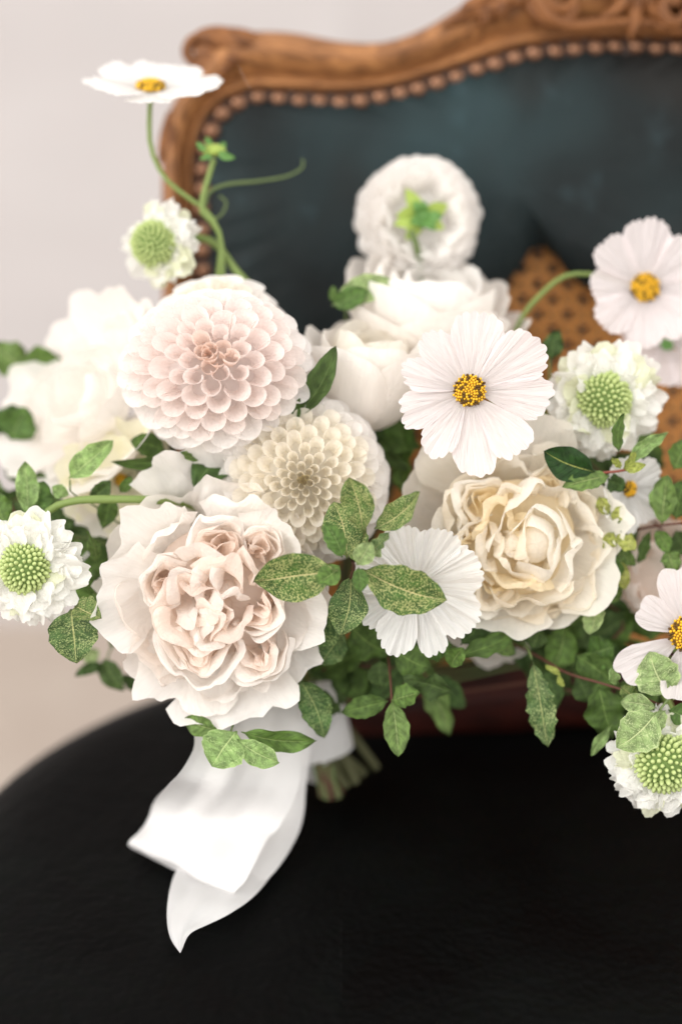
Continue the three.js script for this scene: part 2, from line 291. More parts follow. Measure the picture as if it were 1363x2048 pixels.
  const uvfix = (g) => { const uv = g.attributes.uv; for (let i = 0; i < uv.count; i++) uv.setXY(i, uv.getY(i) * 0.15 + 0.2, uv.getX(i) * 0.5); return g; };
  const carve = (gs, name, flip) => {
    const g = mergeGeometries(gs.map((x) => uvfix(x)));
    if (flip) { const p = g.attributes.position; for (let i = 0; i < p.count; i++) p.setX(i, 2 * CX - p.getX(i)); const ix = g.index.array; for (let i = 0; i < ix.length; i += 3) { const t = ix[i]; ix[i] = ix[i + 1]; ix[i + 1] = t; } g.computeVertexNormals(); }
    partWorld(armchair, name, g, carveMat);
  };
  for (const flip of [false, true]) {
    const D2 = (x, y) => bx.clone().multiplyScalar(x).addScaledVector(by, y);
    carve([lobe(V(-0.0441, 0.8075, -0.2435), D2(-1, 0.12), 0.040, 0.010, 0.0065, 0.012, -0.10), lobe(V(-0.0455, 0.8124, -0.2453), D2(-1, 0.10), 0.038, 0.008, 0.006, 0.015, 0.06), lobe(V(-0.0529, 0.8048, -0.2425), D2(-1, -0.02), 0.032, 0.007, 0.0065, 0.014, -0.15),
      lobe(V(-0.0426, 0.8161, -0.2466), D2(-1, -0.04), 0.036, 0.007, 0.0055, 0.012, 0.08), lobe(V(-0.0616, 0.8016, -0.2414), D2(-0.8, -0.4), 0.018, 0.005, 0.006, 0.014), scroll(V(-0.0814, 0.8091, -0.2441), 0.009, 1.2, 1.2, 0.004, 0.008)], 'corner_leaf', flip);
    carve([lobe(V(-0.0968, 0.7788, -0.233), D2(0.0, -1), 0.05, 0.005, 0.004, 0.016, 0.03), lobe(V(-0.0985, 0.7531, -0.2237), D2(0, -1), 0.04, 0.004, 0.004, 0.015), lobe(V(-0.0992, 0.7769, -0.2324), D2(-0.1, -1), 0.03, 0.0035, 0.004, 0.016, 0.06)], 'post_leaf', flip);
    carve([lobe(V(0.0577, 0.8209, -0.2484), D2(0.9, 0.42), 0.030, 0.0045, 0.006, 0.019), lobe(V(0.065, 0.8244, -0.2497), D2(0.7, 0.7), 0.026, 0.005, 0.006, 0.020, 0.2), lobe(V(0.0751, 0.8257, -0.2501), D2(0.9, 0.3), 0.028, 0.006, 0.007, 0.020, -0.2), lobe(V(0.0795, 0.819, -0.2477), D2(0.3, 1), 0.022, 0.0045, 0.006, 0.021, 0.3), lobe(V(0.0882, 0.8231, -0.2492), D2(0.4, 0.9), 0.026, 0.006, 0.007, 0.020, -0.3), lobe(V(0.0954, 0.8311, -0.2521), D2(0.8, 0.5), 0.03, 0.006, 0.007, 0.02)], 'crest_leaf', flip);
    carve([scroll(V(0.1244, 0.8343, -0.2532), 0.020, 0.85, 2.2, 0.0048, 0.020, 1), scroll(V(0.1267, 0.8377, -0.2545), 0.012, 0.9, 2.6, 0.004, 0.022, 1), tube([off(V(0.1141, 0.8497, -0.2589), 0.02), off(V(0.1116, 0.8364, -0.254), 0.024), off(V(0.1173, 0.8257, -0.2501), 0.024), off(V(0.1304, 0.8215, -0.2486), 0.022), off(V(0.1537, 0.8231, -0.2492), 0.021), off(V(0.1798, 0.8225, -0.249), 0.021)], (t) => 0.0045 * (1 - 0.4 * t), 40, 7)], 'c_scroll', flip);
    const fan = []; for (let k = 0; k < 7; k++) { const a = (-150 + k * 22) * RAD; fan.push(lobe(V(0.1685, 0.8401, -0.2554), D2(Math.cos(a), Math.sin(a)), 0.024 + 0.004 * (k % 2), 0.0042, 0.0075, 0.020, 0.25 * (k % 2 ? 1 : -1))); }
    for (let k = 0; k < 5; k++) fan.push(lobe(V(0.1447, 0.8364, -0.254), D2(Math.cos((20 + k * 26) * RAD), Math.sin((20 + k * 26) * RAD)), 0.022, 0.004, 0.006, 0.021, 0.3));
    carve(fan, 'acanthus_leaf', flip);
    carve([scroll(V(0.1902, 0.8271, -0.2506), 0.0125, 1.0, 0.4, 0.0055, 0.024, 1), lobe(V(0.177, 0.8204, -0.2482), D2(1, -0.1), 0.02, 0.004, 0.006, 0.022), lobe(V(0.1796, 0.8337, -0.2531), D2(0.7, 0.8), 0.022, 0.005, 0.008, 0.022, 0.2)], 'shell_scroll', flip);
  }
  // seat: a padded leather cushion, round at the back corners, on a dark red rail
  const seatRing = (a, k) => { const c = Math.cos(a), s = Math.sin(a), e = 2 / 2.7; return [CX + 0.425 * k * Math.sign(c) * Math.pow(Math.abs(c), e), 0.07 + 0.31 * k * Math.sign(s) * Math.pow(Math.abs(s), e)]; };
  const cushion = grid(120, 26, (u, v) => {
    const a = u * Math.PI * 2; let k, y;
    if (v < 0.6) { k = v / 0.6 * 0.86; y = 0.437 - 0.004 * k * k + 0.0012 * fbm(Math.cos(a) * k * 4, Math.sin(a) * k * 4); }
    else { const b = (v - 0.6) / 0.4 * Math.PI * 0.95; k = 0.86 + 0.14 * Math.sin(b); y = 0.4345 - 0.040 * (1 - Math.cos(b)); }
    const q2 = seatRing(a, k); return [q2[0], y, q2[1]];
  });
  { const uv = cushion.attributes.uv, ps = cushion.attributes.position; for (let i = 0; i < uv.count; i++) uv.setXY(i, ps.getX(i) * 2, ps.getZ(i) * 2 + ps.getY(i)); }
  partWorld(armchair, 'seat_cushion', cushion, seatMat);
  const seatRail = grid(120, 8, (u, v) => { const q2 = seatRing(u * Math.PI * 2, [0.9, 0.985, 0.995, 0.99, 0.97, 0.95, 0.9, 0.85, 0.8][Math.round(v * 8)]); return [q2[0], 0.366 - 0.06 * smooth(0.05, 0.8, v), q2[1]]; });
  partWorld(armchair, 'seat_rail', seatRail, redWoodMat);
  for (const [sx, sz, kz] of [[-1, 1, 0.05], [1, 1, 0.05], [-1, -1, -0.05], [1, -1, -0.05]]) {
    const x = CX + sx * 0.30, z = 0.085 + sz * 0.19;
    partWorld(armchair, 'leg', tube([V(x, 0.34, z), V(x + sx * 0.02, 0.24, z + kz * 0.5), V(x - sx * 0.004, 0.1, z + kz * 0.1), V(x + sx * 0.012, 0.01, z + kz * 0.6)], (t) => 0.03 - 0.016 * t + 0.006 * smooth(0.85, 1, t), 30, 10), woodMat);
  }
}

// ---------------------------------------------------------------- bouquet: where it is bound, and stems
const TIE = V(-0.0149, 0.4844, -0.0479), END = V(-0.0054, 0.443, -0.029);
let stemSeed = 1;
function stemPath(head, axis, out = 0.03) {
  const r = rng(900 + stemSeed++), j = () => (r() - 0.5);
  const tie = TIE.clone().add(V(j() * 0.02, j() * 0.012, j() * 0.016));
  const e = r(), end = END.clone().add(V(j() * 0.022 + e * 0.018, r() * 0.004 + e * 0.004, j() * 0.026 - e * 0.012));
  const back = head.clone().addScaledVector(axis, -out);
  return [head.clone(), back, back.clone().lerp(tie, 0.5).addScaledVector(TOWARD, -0.012), tie, end];
}
function addStem(o, head, axis, radius = 0.0024, out = 0.03, path, mat = stemMat) {
  const tail = stemPath(path ? path[path.length - 1] : head, path ? TOWARD : axis, path ? 0.01 : out);
  if (mat === stemMat) tail[4].lerp(tail[3], 0.65);               // the thin stems are cut shorter than the woody ones
  if (path) { partWorld(o, 'stem', tube(path.concat([tail[2]]), radius, 40, 7), mat); partWorld(o, 'stem', tube(tail.slice(2), radius, 14, 7), stemMat); }
  else partWorld(o, 'stem', tube(tail, radius, 40, 7), mat);
}

// ---------------------------------------------------------------- dahlias
// one petal, a spoon that is almost a tube near the heart: Z along it, Y on its hollow side
function dahliaPetal(A0, A1, reflex, tip, wave, seed) {
  return grid(12, 10, (u, v) => {
    const a = u * 2 - 1, t = v, A = lerp(A0, A1, smooth(0, 1, t)), w = (0.40 + 0.60 * Math.pow(t, 0.7)) * (1 - 0.10 * smooth(0.8, 1, t)), ro = w / A;
    const n = noise(a * 1.3 + seed, t * 2, seed) * wave * t;
    const z = t * (1 - tip * Math.pow(Math.abs(a), 2.2) * t) + 0.012 * t * Math.max(0, 1 - 3 * Math.abs(a));
    const lipIn = -0.05 * smooth(0.8, 1, t);                     // the rim turns out a little
    return [ro * Math.sin(a * A) * (1 + n), ro * (1 - Math.cos(a * A)) - reflex * t * t * t + n * 0.6 + lipIn * (1 - a * a), z];
  });
}
const DP = [
  [dahliaPetal(2.6, 2.35, -0.25, 0.08, 0.1, 1), dahliaPetal(2.5, 2.25, -0.2, 0.1, 0.12, 2)],
  [dahliaPetal(2.4, 1.75, 0, 0.14, 0.12, 3), dahliaPetal(2.3, 1.65, 0.02, 0.16, 0.14, 4)],
  [dahliaPetal(2.1, 1.35, 0.04, 0.2, 0.14, 5), dahliaPetal(2.0, 1.28, 0.06, 0.22, 0.16, 6)],
  [dahliaPetal(1.8, 1.0, 0.10, 0.24, 0.16, 7), dahliaPetal(1.7, 0.92, 0.14, 0.26, 0.2, 8)],
];
function dahlia(o, R, { N, th = 125, flat = 1, core = 0.58, mats, pow = 0.6, seed = 1, wide = 0.94, stages = [0.1, 0.35, 0.68], matStages = [0.07, 0.3] }) {
  const r = rng(seed), thm = th * RAD, X = V(0, 0, 0), mtx = new THREE.Matrix4();
  const heart = new THREE.SphereGeometry(R * core, 20, 14); heart.scale(1, flat, 1); part(o, 'heart', heart, mats[1]);
  for (let n = 0; n < N; n++) {
    const f = (n + 0.4) / N, t = thm * Math.pow(f, pow), phi = n * 2.399963 + (r() - 0.5) * 0.14;
    const dtdn = thm * pow / N * Math.pow(f, pow - 1), sp = R * Math.sqrt(2 * Math.PI * Math.sin(t) * dtdn);
    const s = clamp(sp, R * 0.045, R * 0.36);
    const st = f < stages[0] ? 0 : f < stages[1] ? 1 : f < stages[2] ? 2 : 3;
    const dir = V(Math.sin(t) * Math.cos(phi), Math.cos(t) * flat, Math.sin(t) * Math.sin(phi));
    const tilt = t + (0.05 + 0.20 * f) + (r() - 0.5) * 0.08;     // outer petals lean back
    const z = V(Math.sin(tilt) * Math.cos(phi), Math.cos(tilt), Math.sin(tilt) * Math.sin(phi));
    const et = V(Math.cos(tilt) * Math.cos(phi), -Math.sin(tilt), Math.cos(tilt) * Math.sin(phi)), y = et.clone().negate(), x = y.clone().cross(z);
    const len = R * (1 - core * 0.75) * (0.93 + 0.11 * r()) * (f < 0.03 ? 0.86 : 1);
    const m = part(o, 'petal', DP[st][n & 1], f < matStages[0] ? mats[2] : f < matStages[1] ? mats[1] : mats[0]);
    mtx.makeBasis(x, y, z); m.quaternion.setFromRotationMatrix(mtx); m.position.copy(dir).multiplyScalar(R * core * 0.75);
    m.quaternion.multiply(new THREE.Quaternion().setFromEuler(new THREE.Euler((r() - 0.5) * 0.06, (r() - 0.5) * 0.08, (r() - 0.5) * 0.16)));
    m.scale.set(s * wide * (1.02 + 0.2 * r()), s * wide * (1.02 + 0.2 * r()), len);
  }
}
function calyx(o, y, r, n, dir = -1) {
  const q = rng(6);
  for (let k = 0; k < n; k++) {
    const low = k < n * 0.5, a = k * 2.399963 + q() * 0.5, w = r * (low ? 0.26 + 0.1 * q() : 0.15 + 0.08 * q()), L = r * (low ? 0.8 + 0.35 * q() : 0.35 + 0.3 * q()), lift = low ? 0.1 : 0.4 + 0.5 * q(), tw = (q() - 0.5) * 1.2;
    const g = grid(5, 8, (u, v) => { const s0 = (u - 0.5) * 2 * w * Math.sin(Math.PI * clamp(0.14 + v * 0.83)); return [Math.cos(a) * (v * L + 0.001) - Math.sin(a) * s0, y + dir * (0.06 * r + lift * r * 0.5 * Math.sin(v * 2.5)) + s0 * tw, Math.sin(a) * (v * L + 0.001) + Math.cos(a) * s0]; });
    part(o, 'sepal', g, low ? calyxLight : calyxMat);
  }
  part(o, 'calyx', new THREE.SphereGeometry(r * 0.34, 12, 8).scale(1, 0.6, 1).translate(0, y + dir * r * 0.05, 0), calyxMat);
}
function makeDahlia(label, pos, axis, R, opt, twist = 0, size) {
  const o = thing('dahlia', label, 'dahlia', pos.clone().addScaledVector(axis, -R * 0.0), 'dahlias in the bouquet'); face(o, axis, twist); if (size) o.scale.set(...size);
  dahlia(o, R, opt); if (!opt.noStem) addStem(o, pos.clone().addScaledVector(axis, -R * 0.3), axis, 0.0026, 0.04, undefined, woodyStem); return o;
}

// ---------------------------------------------------------------- roses
function shellPetal(Rc, phi, half, psi0, psi1, o = {}) {          // a patch of a cup round local Y, its lip turned out
  const { lip = 0.2, wav = 0.05, round = 0.22, seed = 0, rise = 0, fold = 0, nu = 18, nv = 14, tipped = 0 } = o;
  return grid(nu, nv, (u, v) => {
    const a = u * 2 - 1, ph = phi + a * half * (0.5 + 0.5 * Math.sqrt(v));
    const t = v * (1 - round * Math.pow(Math.abs(a), 2.6) + tipped * (1 - Math.abs(a)) * v);
    const ps = lerp(psi0, psi1, t), l = smooth(0.68, 1.08, t) * lip;
    const nz = noise(a * 1.9 + seed * 3.1, t * 2.2, seed) * wav * 1.6 + noise(a * 4.4 + seed, t * 4, seed + 7) * wav * 0.55 * t;
    const r = Rc * (Math.sin(ps) * (1 + nz * t) + l), y = Rc * (-Math.cos(ps) - l * (0.25 + l * 1.2) + nz * t * 0.75 + rise * t + fold * a * a * t);
    return [Math.cos(ph) * r, y, -Math.sin(ph) * r];
  });
}
function foldPetal(R, c, ang, a, b, span, yb, top, o = {}) {      // an upright petal running in a U round c, open towards the heart
  const { flare = 0.1, ruffle = 0.03, k = 2, seed = 0, drop = 0.15, nu = 36, nv = 9, lean = 0 } = o, ca = Math.cos(ang), sa = Math.sin(ang);
  return grid(nu, nv, (u, v) => {
    const s = (u * 2 - 1) * span, h = v;
    const wob = ruffle * (Math.sin(k * s + seed * 2) * (0.2 + 0.8 * h) + 1.3 * noise(s * 1.1 + seed, h * 1.2, seed));
    const fl = flare * h * h * h - lean * (1 - h) , ex = (a + fl + wob) * Math.cos(s), ey = (b + fl + wob) * Math.sin(s);
    const x = c[0] + ex * ca - ey * sa, z = c[1] + ex * sa + ey * ca;
    const rim = top - drop * Math.pow(Math.abs(u * 2 - 1), 2.5) + ruffle * 1.2 * noise(s * 1.4, seed * 1.7, 2) + 0.01 * noise(s * 5, seed * 1.7, 6);
    return [x * R, (lerp(yb, rim, 1 - Math.pow(1 - h, 1.5)) - flare * 0.5 * smooth(0.7, 1, h)) * R, -z * R];
  });
}
function makeRose(label, pos, axis, build, twist = 0, name = 'garden_rose') {
  const o = thing(name, label, 'rose', pos, 'roses in the bouquet'); face(o, axis, twist); build(o);
  addStem(o, pos.clone().addScaledVector(axis, -0.028), axis, 0.0028, 0.03, undefined, woodyStem); return o;
}
function crumple(g, R, amp, freq, seed) {                          // grown unevenly: the same gentle distortion through the whole bloom
  const p = g.attributes.position;
  for (let i = 0; i < p.count; i++) {
    const x = p.getX(i) / R, y = p.getY(i) / R, z = p.getZ(i) / R;
    p.setXYZ(i, (x + amp * noise(x * freq + seed, z * freq, y * freq) + amp * 0.45 * noise(x * freq * 2.3, z * freq * 2.3 + seed, y * 2 + 4)) * R, (y + amp * 0.7 * noise(x * freq, z * freq + seed, 7.7) + amp * 0.35 * noise(x * freq * 2.6 + seed, z * freq * 2.6, 2.2)) * R, (z + amp * noise(x * freq, z * freq + seed + 5, y * freq) + amp * 0.45 * noise(x * freq * 2.3 + 8, z * freq * 2.3 + seed, y * 2)) * R);
  }
  g.computeVertexNormals(); return g;
}
function quartered(o, R, { mats, seed, nest = 5, heights = 0.26, knots, scrolls = [], flaps = [], base = -0.22, warp = 0.10 }) {   // knots: [x, y, reach, width, way it opens]; scrolls: [x, y, size, way]
  const r = rng(seed), dome = (x, y) => heights * (1 - 0.75 * (x * x + y * y)), put = (g, m) => part(o, 'petal', crumple(g, R, warp, 3.1, seed), m);
  part(o, 'heart', new THREE.SphereGeometry(R * 0.62, 24, 14).scale(1, 0.2, 1).translate(0, R * (base - 0.02), 0), mats[2]);
  knots.forEach(([kx, ky, A, Bq, deg], q) => {
    const ang = deg * RAD, turn = (r() - 0.5) * 0.9, hi = (r() - 0.5) * 0.06;
    for (let k = 0; k < nest; k++) {
      const f = 1 - (k + 0.3 * r()) / nest * 0.93, sx = kx + Math.cos(ang) * A * 0.05 * k + (r() - 0.5) * 0.03, sy = ky + Math.sin(ang) * A * 0.05 * k + (r() - 0.5) * 0.03;
      const top = dome(kx + Math.cos(ang) * A * f, ky + Math.sin(ang) * A * f) + hi + (r() - 0.5) * 0.05 - 0.006 * k;
      put(foldPetal(R, [sx, sy], ang + turn * f + (r() - 0.5) * 0.45, A * f, Bq * f, 1.2 + 0.8 * r(), base, top, { flare: 0.02 + 0.07 * f * r(), ruffle: 0.016 + 0.028 * r(), k: 1 + 2.2 * r(), seed: seed + q * 7 + k, drop: 0.06 + 0.2 * r(), lean: 0.02 }), k === 0 ? mats[0] : k < 3 ? mats[1] : mats[2]);
    }
  });
  scrolls.forEach(([x, y, sz, deg], k) => {                        // thick rolled petals in the middle
    for (let m = 0; m < 2; m++) put(foldPetal(R, [x, y], deg * RAD + m * 2.4 + (r() - 0.5), sz * (1.1 - 0.4 * m), sz * (1.2 - 0.5 * m), 0.75 + 0.5 * r(), base, dome(x, y) + 0.03 + 0.08 * r() - 0.03 * m, { flare: 0.10, ruffle: 0.035, k: 2, seed: seed + 90 + k * 3 + m, drop: 0.12 }), mats[(k + m) % 2 ? 1 : 2]);
  });
  flaps.forEach(([deg, Rc, half, psi, lip], k) => put(shellPetal(R * Rc, deg * RAD, half * RAD, 0.7, psi, { lip, wav: 0.12, seed: seed + 130 + k * 1.3, round: 0.3, nu: 22 }), k % 2 ? mats[0] : mats[1]));
}

// ---------------------------------------------------------------- cosmos
const serr = (x) => { const f = x - Math.floor(x); return Math.pow(Math.abs(Math.sin(f * Math.PI)), 0.7); };
function cosmosPetal(R, r0, c, half, { pleats = 7, amp = 0.035, cup = 0.10, seed = 0, teeth = 6, lift = 0 }) {
  return grid(48, 12, (u, v) => {
    const a = u * 2 - 1, ph = c + a * half * (0.72 + 0.28 * smooth(0, 0.45, v));
    const edge = 1 - 0.26 * Math.pow(Math.abs(a), 3.2) - (0.045 + 0.05 * noise(u * 9 + seed, 1.7)) * (1 - serr((u + 0.05 * noise(u * 5, seed)) * teeth)) + 0.09 * noise(u * 2.6 + seed, seed);
    const r = lerp(r0, R * edge, v), rel = r / R;
    const uw = u + 0.05 * noise(u * 4 + seed, 3.3), pl = amp * R * rel * (Math.sin(uw * pleats * Math.PI * 2 + seed) * (0.55 + 0.9 * noise(u * 5, seed, 2)) + 0.8 * Math.sin(uw * pleats * 0.37 * Math.PI * 2 + seed * 3) + 1.2 * noise(u * 3 + seed, v * 1.5, 8)) * smooth(0.05, 0.5, v);
    const y = R * (cup * rel * rel * 1.2 + 0.03 * noise(u * 2 + seed, v * 2, 4) * rel) + pl + lift * R * rel + 0.022 * R * a * rel;
    return [Math.cos(ph) * r, y, -Math.sin(ph) * r];
  });
}
const dotG = new THREE.IcosahedronGeometry(1, 1);
function discParts(o, rd, seed, y0 = 0) {
  const r = rng(seed), ye = [], dk = [];
  const disc = part(o, 'disc', new THREE.SphereGeometry(rd * 0.95, 18, 9, 0, Math.PI * 2, 0, Math.PI / 2).scale(1, 0.42, 1).translate(0, y0, 0), discMat);
  for (let n = 0; n < 120; n++) {
    const f = Math.sqrt((n + 0.5) / 120), a = n * 2.399963, x = Math.cos(a) * f * rd, z = Math.sin(a) * f * rd, y = y0 + rd * 0.42 * Math.sqrt(Math.max(0, 1 - f * f * 0.9));
    const dark = f > 0.3 && r() < 0.28, s = rd * (0.062 + 0.03 * r());
    (dark ? dk : ye).push(dotG.clone().scale(s, s * (dark ? 1.9 : 1.35 + 0.7 * r()), s).translate(x, y + s * 0.3, z));
  }
  const a = part(disc, 'disc_florets', mergeGeometries(ye), floretMat); a.userData.kind = 'stuff';
  const b = part(disc, 'anthers', mergeGeometries(dk), antherMat); b.userData.kind = 'stuff';
}
function makeCosmos(label, pos, axis, R, petals, opt = {}) {
  const o = thing('cosmos_flower', label, 'cosmos', pos, 'cosmos flowers in the bouquet'); face(o, axis, opt.twist ?? 0);
  const r = rng(opt.seed ?? 3);
  petals.forEach(([c, h, s], i) => part(o, 'petal', cosmosPetal(R * s, R * 0.08, c * RAD, h * RAD, { pleats: Math.round(h / 4.2), teeth: opt.teeth ?? Math.round(h / 3.4), amp: opt.amp ?? 0.028, cup: opt.cup ?? 0.1, seed: i * 3.7 + (opt.seed ?? 0), lift: (i % 2) * 0.05 + (r() - 0.5) * 0.05 }), opt.mat ?? M.cosmos));
  if (opt.disc !== false) discParts(o, R * (opt.disc ?? 0.21), 11 + (opt.seed ?? 0), R * 0.02);
  part(o, 'calyx', new THREE.ConeGeometry(R * 0.13, R * 0.16, 10).rotateX(Math.PI).translate(0, -R * 0.07, 0), calyxMat);
  addStem(o, pos.clone().addScaledVector(axis, -R * 0.1), axis, 0.0013, 0.03, opt.stem, opt.stemMat ?? stemMat);
  return o;
}

// ---------------------------------------------------------------- scabiosa
function scabPetal(w, L, seed, cupf) {
  return grid(16, 8, (u, v) => {
    const a = u * 2 - 1, hw = w * (0.2 + 0.8 * smooth(0, 0.6, v)) * (1 - 0.15 * smooth(0.85, 1, v)), lob = 1 - 0.16 * (1 - Math.pow(Math.abs(Math.cos(a * 2.6 + seed)), 0.6)) - 0.30 * Math.pow(Math.abs(a), 3) + 0.08 * noise(a * 4, seed);
    const t = v * lob; const wv = 0.26 * w * Math.sin(a * 5 + seed) * v * v + 0.3 * w * noise(a * 2.5 + seed, v * 2, seed) * v;
    return [a * hw, wv + cupf * hw * a * a + 0.18 * L * t * t, t * L];
  });
}
const SP = [0, 1, 2, 3, 4].map((s) => scabPetal(0.5, 1, s * 2.3 + 1, 0.35 - 0.16 * s));
function makeScabiosa(label, pos, axis, rb, R, opt = {}) {
  const o = thing('scabiosa_flower', label, 'scabiosa', pos, 'scabiosa flowers in the bouquet'); face(o, axis);
  const r = rng(opt.seed ?? 1), dome = opt.dome ?? 0.85, gs = [], NB = 150;
  const button = part(o, 'button', new THREE.SphereGeometry(rb * 0.93, 22, 14).scale(1, dome, 1), buttonMat);
  for (let n = 0; n < NB; n++) {
    const t = Math.acos(1 - (n + 0.5) / NB * 1.12), a = n * 2.399963, d = V(Math.sin(t) * Math.cos(a), Math.cos(t), Math.sin(t) * Math.sin(a));
    const s = rb * (0.072 + 0.012 * Math.sin(t)) * (0.82 + 0.4 * r()), g = new THREE.SphereGeometry(1, 8, 6).scale(s, s * (1.2 + 0.9 * r()), s);
    g.applyQuaternion(new THREE.Quaternion().setFromUnitVectors(V(0, 1, 0), d)); gs.push(g.translate(d.x * rb * 0.97, d.y * rb * dome * 0.97, d.z * rb * 0.97));
  }
  part(button, 'buds', mergeGeometries(gs), budMat).userData.kind = 'stuff';
  const rings = opt.rings ?? [[1, 14, 0], [0.88, 14, 0.22], [0.7, 12, 0.5]];
  for (const [k, n, up] of rings) for (let i = 0; i < n; i++) {
    const a = (i + 0.5 * r()) / n * Math.PI * 2, d0 = Math.cos(a - (opt.gapAt ?? 0));
    if (opt.gap && d0 > opt.gap && r() < 0.9) continue;
    const L = (R * k - rb * 0.72) * (0.9 + 0.25 * r()), el = up + (r() - 0.5) * 0.28;
    const m = part(o, 'petal', SP[Math.floor(r() * 5)], r() < (opt.green ?? 0.12) ? M.scabGreen : M.scab);
    const z = V(Math.cos(a) * Math.cos(el), Math.sin(el), Math.sin(a) * Math.cos(el)), x = V(-Math.sin(a), 0, Math.cos(a)).applyAxisAngle(z, (r() - 0.5) * 1.1), y = z.clone().cross(x);
    m.quaternion.setFromRotationMatrix(new THREE.Matrix4().makeBasis(x, y, z));
    m.position.set(Math.cos(a) * rb * 0.72, -rb * 0.1 + up * rb * 0.25, Math.sin(a) * rb * 0.72); m.scale.set(R * 0.58 * (0.75 + 0.5 * r()), R * 0.5, L);
  }
  for (let k = 0; k < 8; k++) { const a = k / 8 * 6.283, g = grid(3, 5, (u, v) => { const s = (u - 0.5) * R * 0.14 * (1 - v); return [Math.cos(a) * v * R * 0.8 - Math.sin(a) * s, -rb * 0.3 - 0.05 * R * v, Math.sin(a) * v * R * 0.8 + Math.cos(a) * s]; }); part(o, 'bract', g, calyxMat); }
  addStem(o, pos.clone().addScaledVector(axis, -rb * 0.5), axis, opt.stemR ?? 0.0022, 0.03, opt.stem); return o;
}

// ---------------------------------------------------------------- leaves and sprigs
let leafSeed = 0;
function leafGeo(b, t, width, o = {}) {
  const s = ++leafSeed, rv = rng(s * 77 + 5), { roll = (rv() - 0.5) * 0.5, fold = 0.22, wave = 0.06 + 0.16 * rv(), waves = 1.6 + 1.6 * rv(), curl = -0.05 + 0.3 * rv(), shape = 0.74 + 0.42 * rv(), twist = (rv() - 0.5) * 0.7, nz = TOWARD, teeth = 0.015 + 0.05 * rv() } = o, bow = (rv() - 0.5) * 0.16;
  const d = t.clone().sub(b), len = d.length(); d.normalize();
  const n = nz.clone().addScaledVector(d, -nz.dot(d)).normalize(), side0 = d.clone().cross(n).normalize();
  return grid(10, 18, (u, v) => {
    const a = u * 2 - 1, ang = roll + twist * v, c = Math.cos(ang), si = Math.sin(ang);
    const hw = width / 2 * (Math.pow(Math.max(0, Math.sin(Math.PI * Math.pow(clamp((v - 0.05) / 0.95), shape))), 0.72) + 0.035 * (1 - v)) * (1 + teeth * Math.sin(v * waves * 12.6 + s * 1.3 + (a > 0 ? 1.4 : 0)) + 0.05 * noise(v * 3, s));
    const h = fold * hw * Math.abs(a) + wave * width * a * a * (Math.sin(v * waves * 6.283 + s + (a > 0 ? 1.9 : 0))) * smooth(0, 0.2, v) + 0.05 * width * noise(a * 2, v * 3, s) - curl * len * (v * v - 0.2 * v);
    const x = a * hw * Math.sqrt(1 / (1 + fold * fold)) + bow * len * Math.sin(Math.PI * v);
    return b.clone().addScaledVector(d, len * v).addScaledVector(side0, x * c - h * si).addScaledVector(n, x * si + h * c);
  });
}
function sprig(name, label, path, leaves, opt = {}) {
  const o = thing(name, label, opt.category ?? 'foliage sprig', path[path.length - 1], 'leafy sprigs in the bouquet');
  const full = opt.cut ? path : path.concat([path[path.length - 1].clone().lerp(TIE, 0.55).addScaledVector(TOWARD, -0.02), TIE.clone().addScaledVector(TOWARD, -0.004), END.clone().add(V(0.006 * Math.sin(leafSeed), 0, 0.006 * Math.cos(leafSeed)))]);
  partWorld(o, 'stem', tube(full, (t) => (opt.r ?? 0.0011) * (0.6 + 0.7 * t), 44, 6), opt.mat ?? stemDark);
  leaves.forEach(([b, t, w, kind, lo], i) => partWorld(o, 'leaf', leafGeo(b, t, w, lo), LEAF[kind][(i * 7 + leafSeed) % LEAF[kind].length]));
  return o;
}
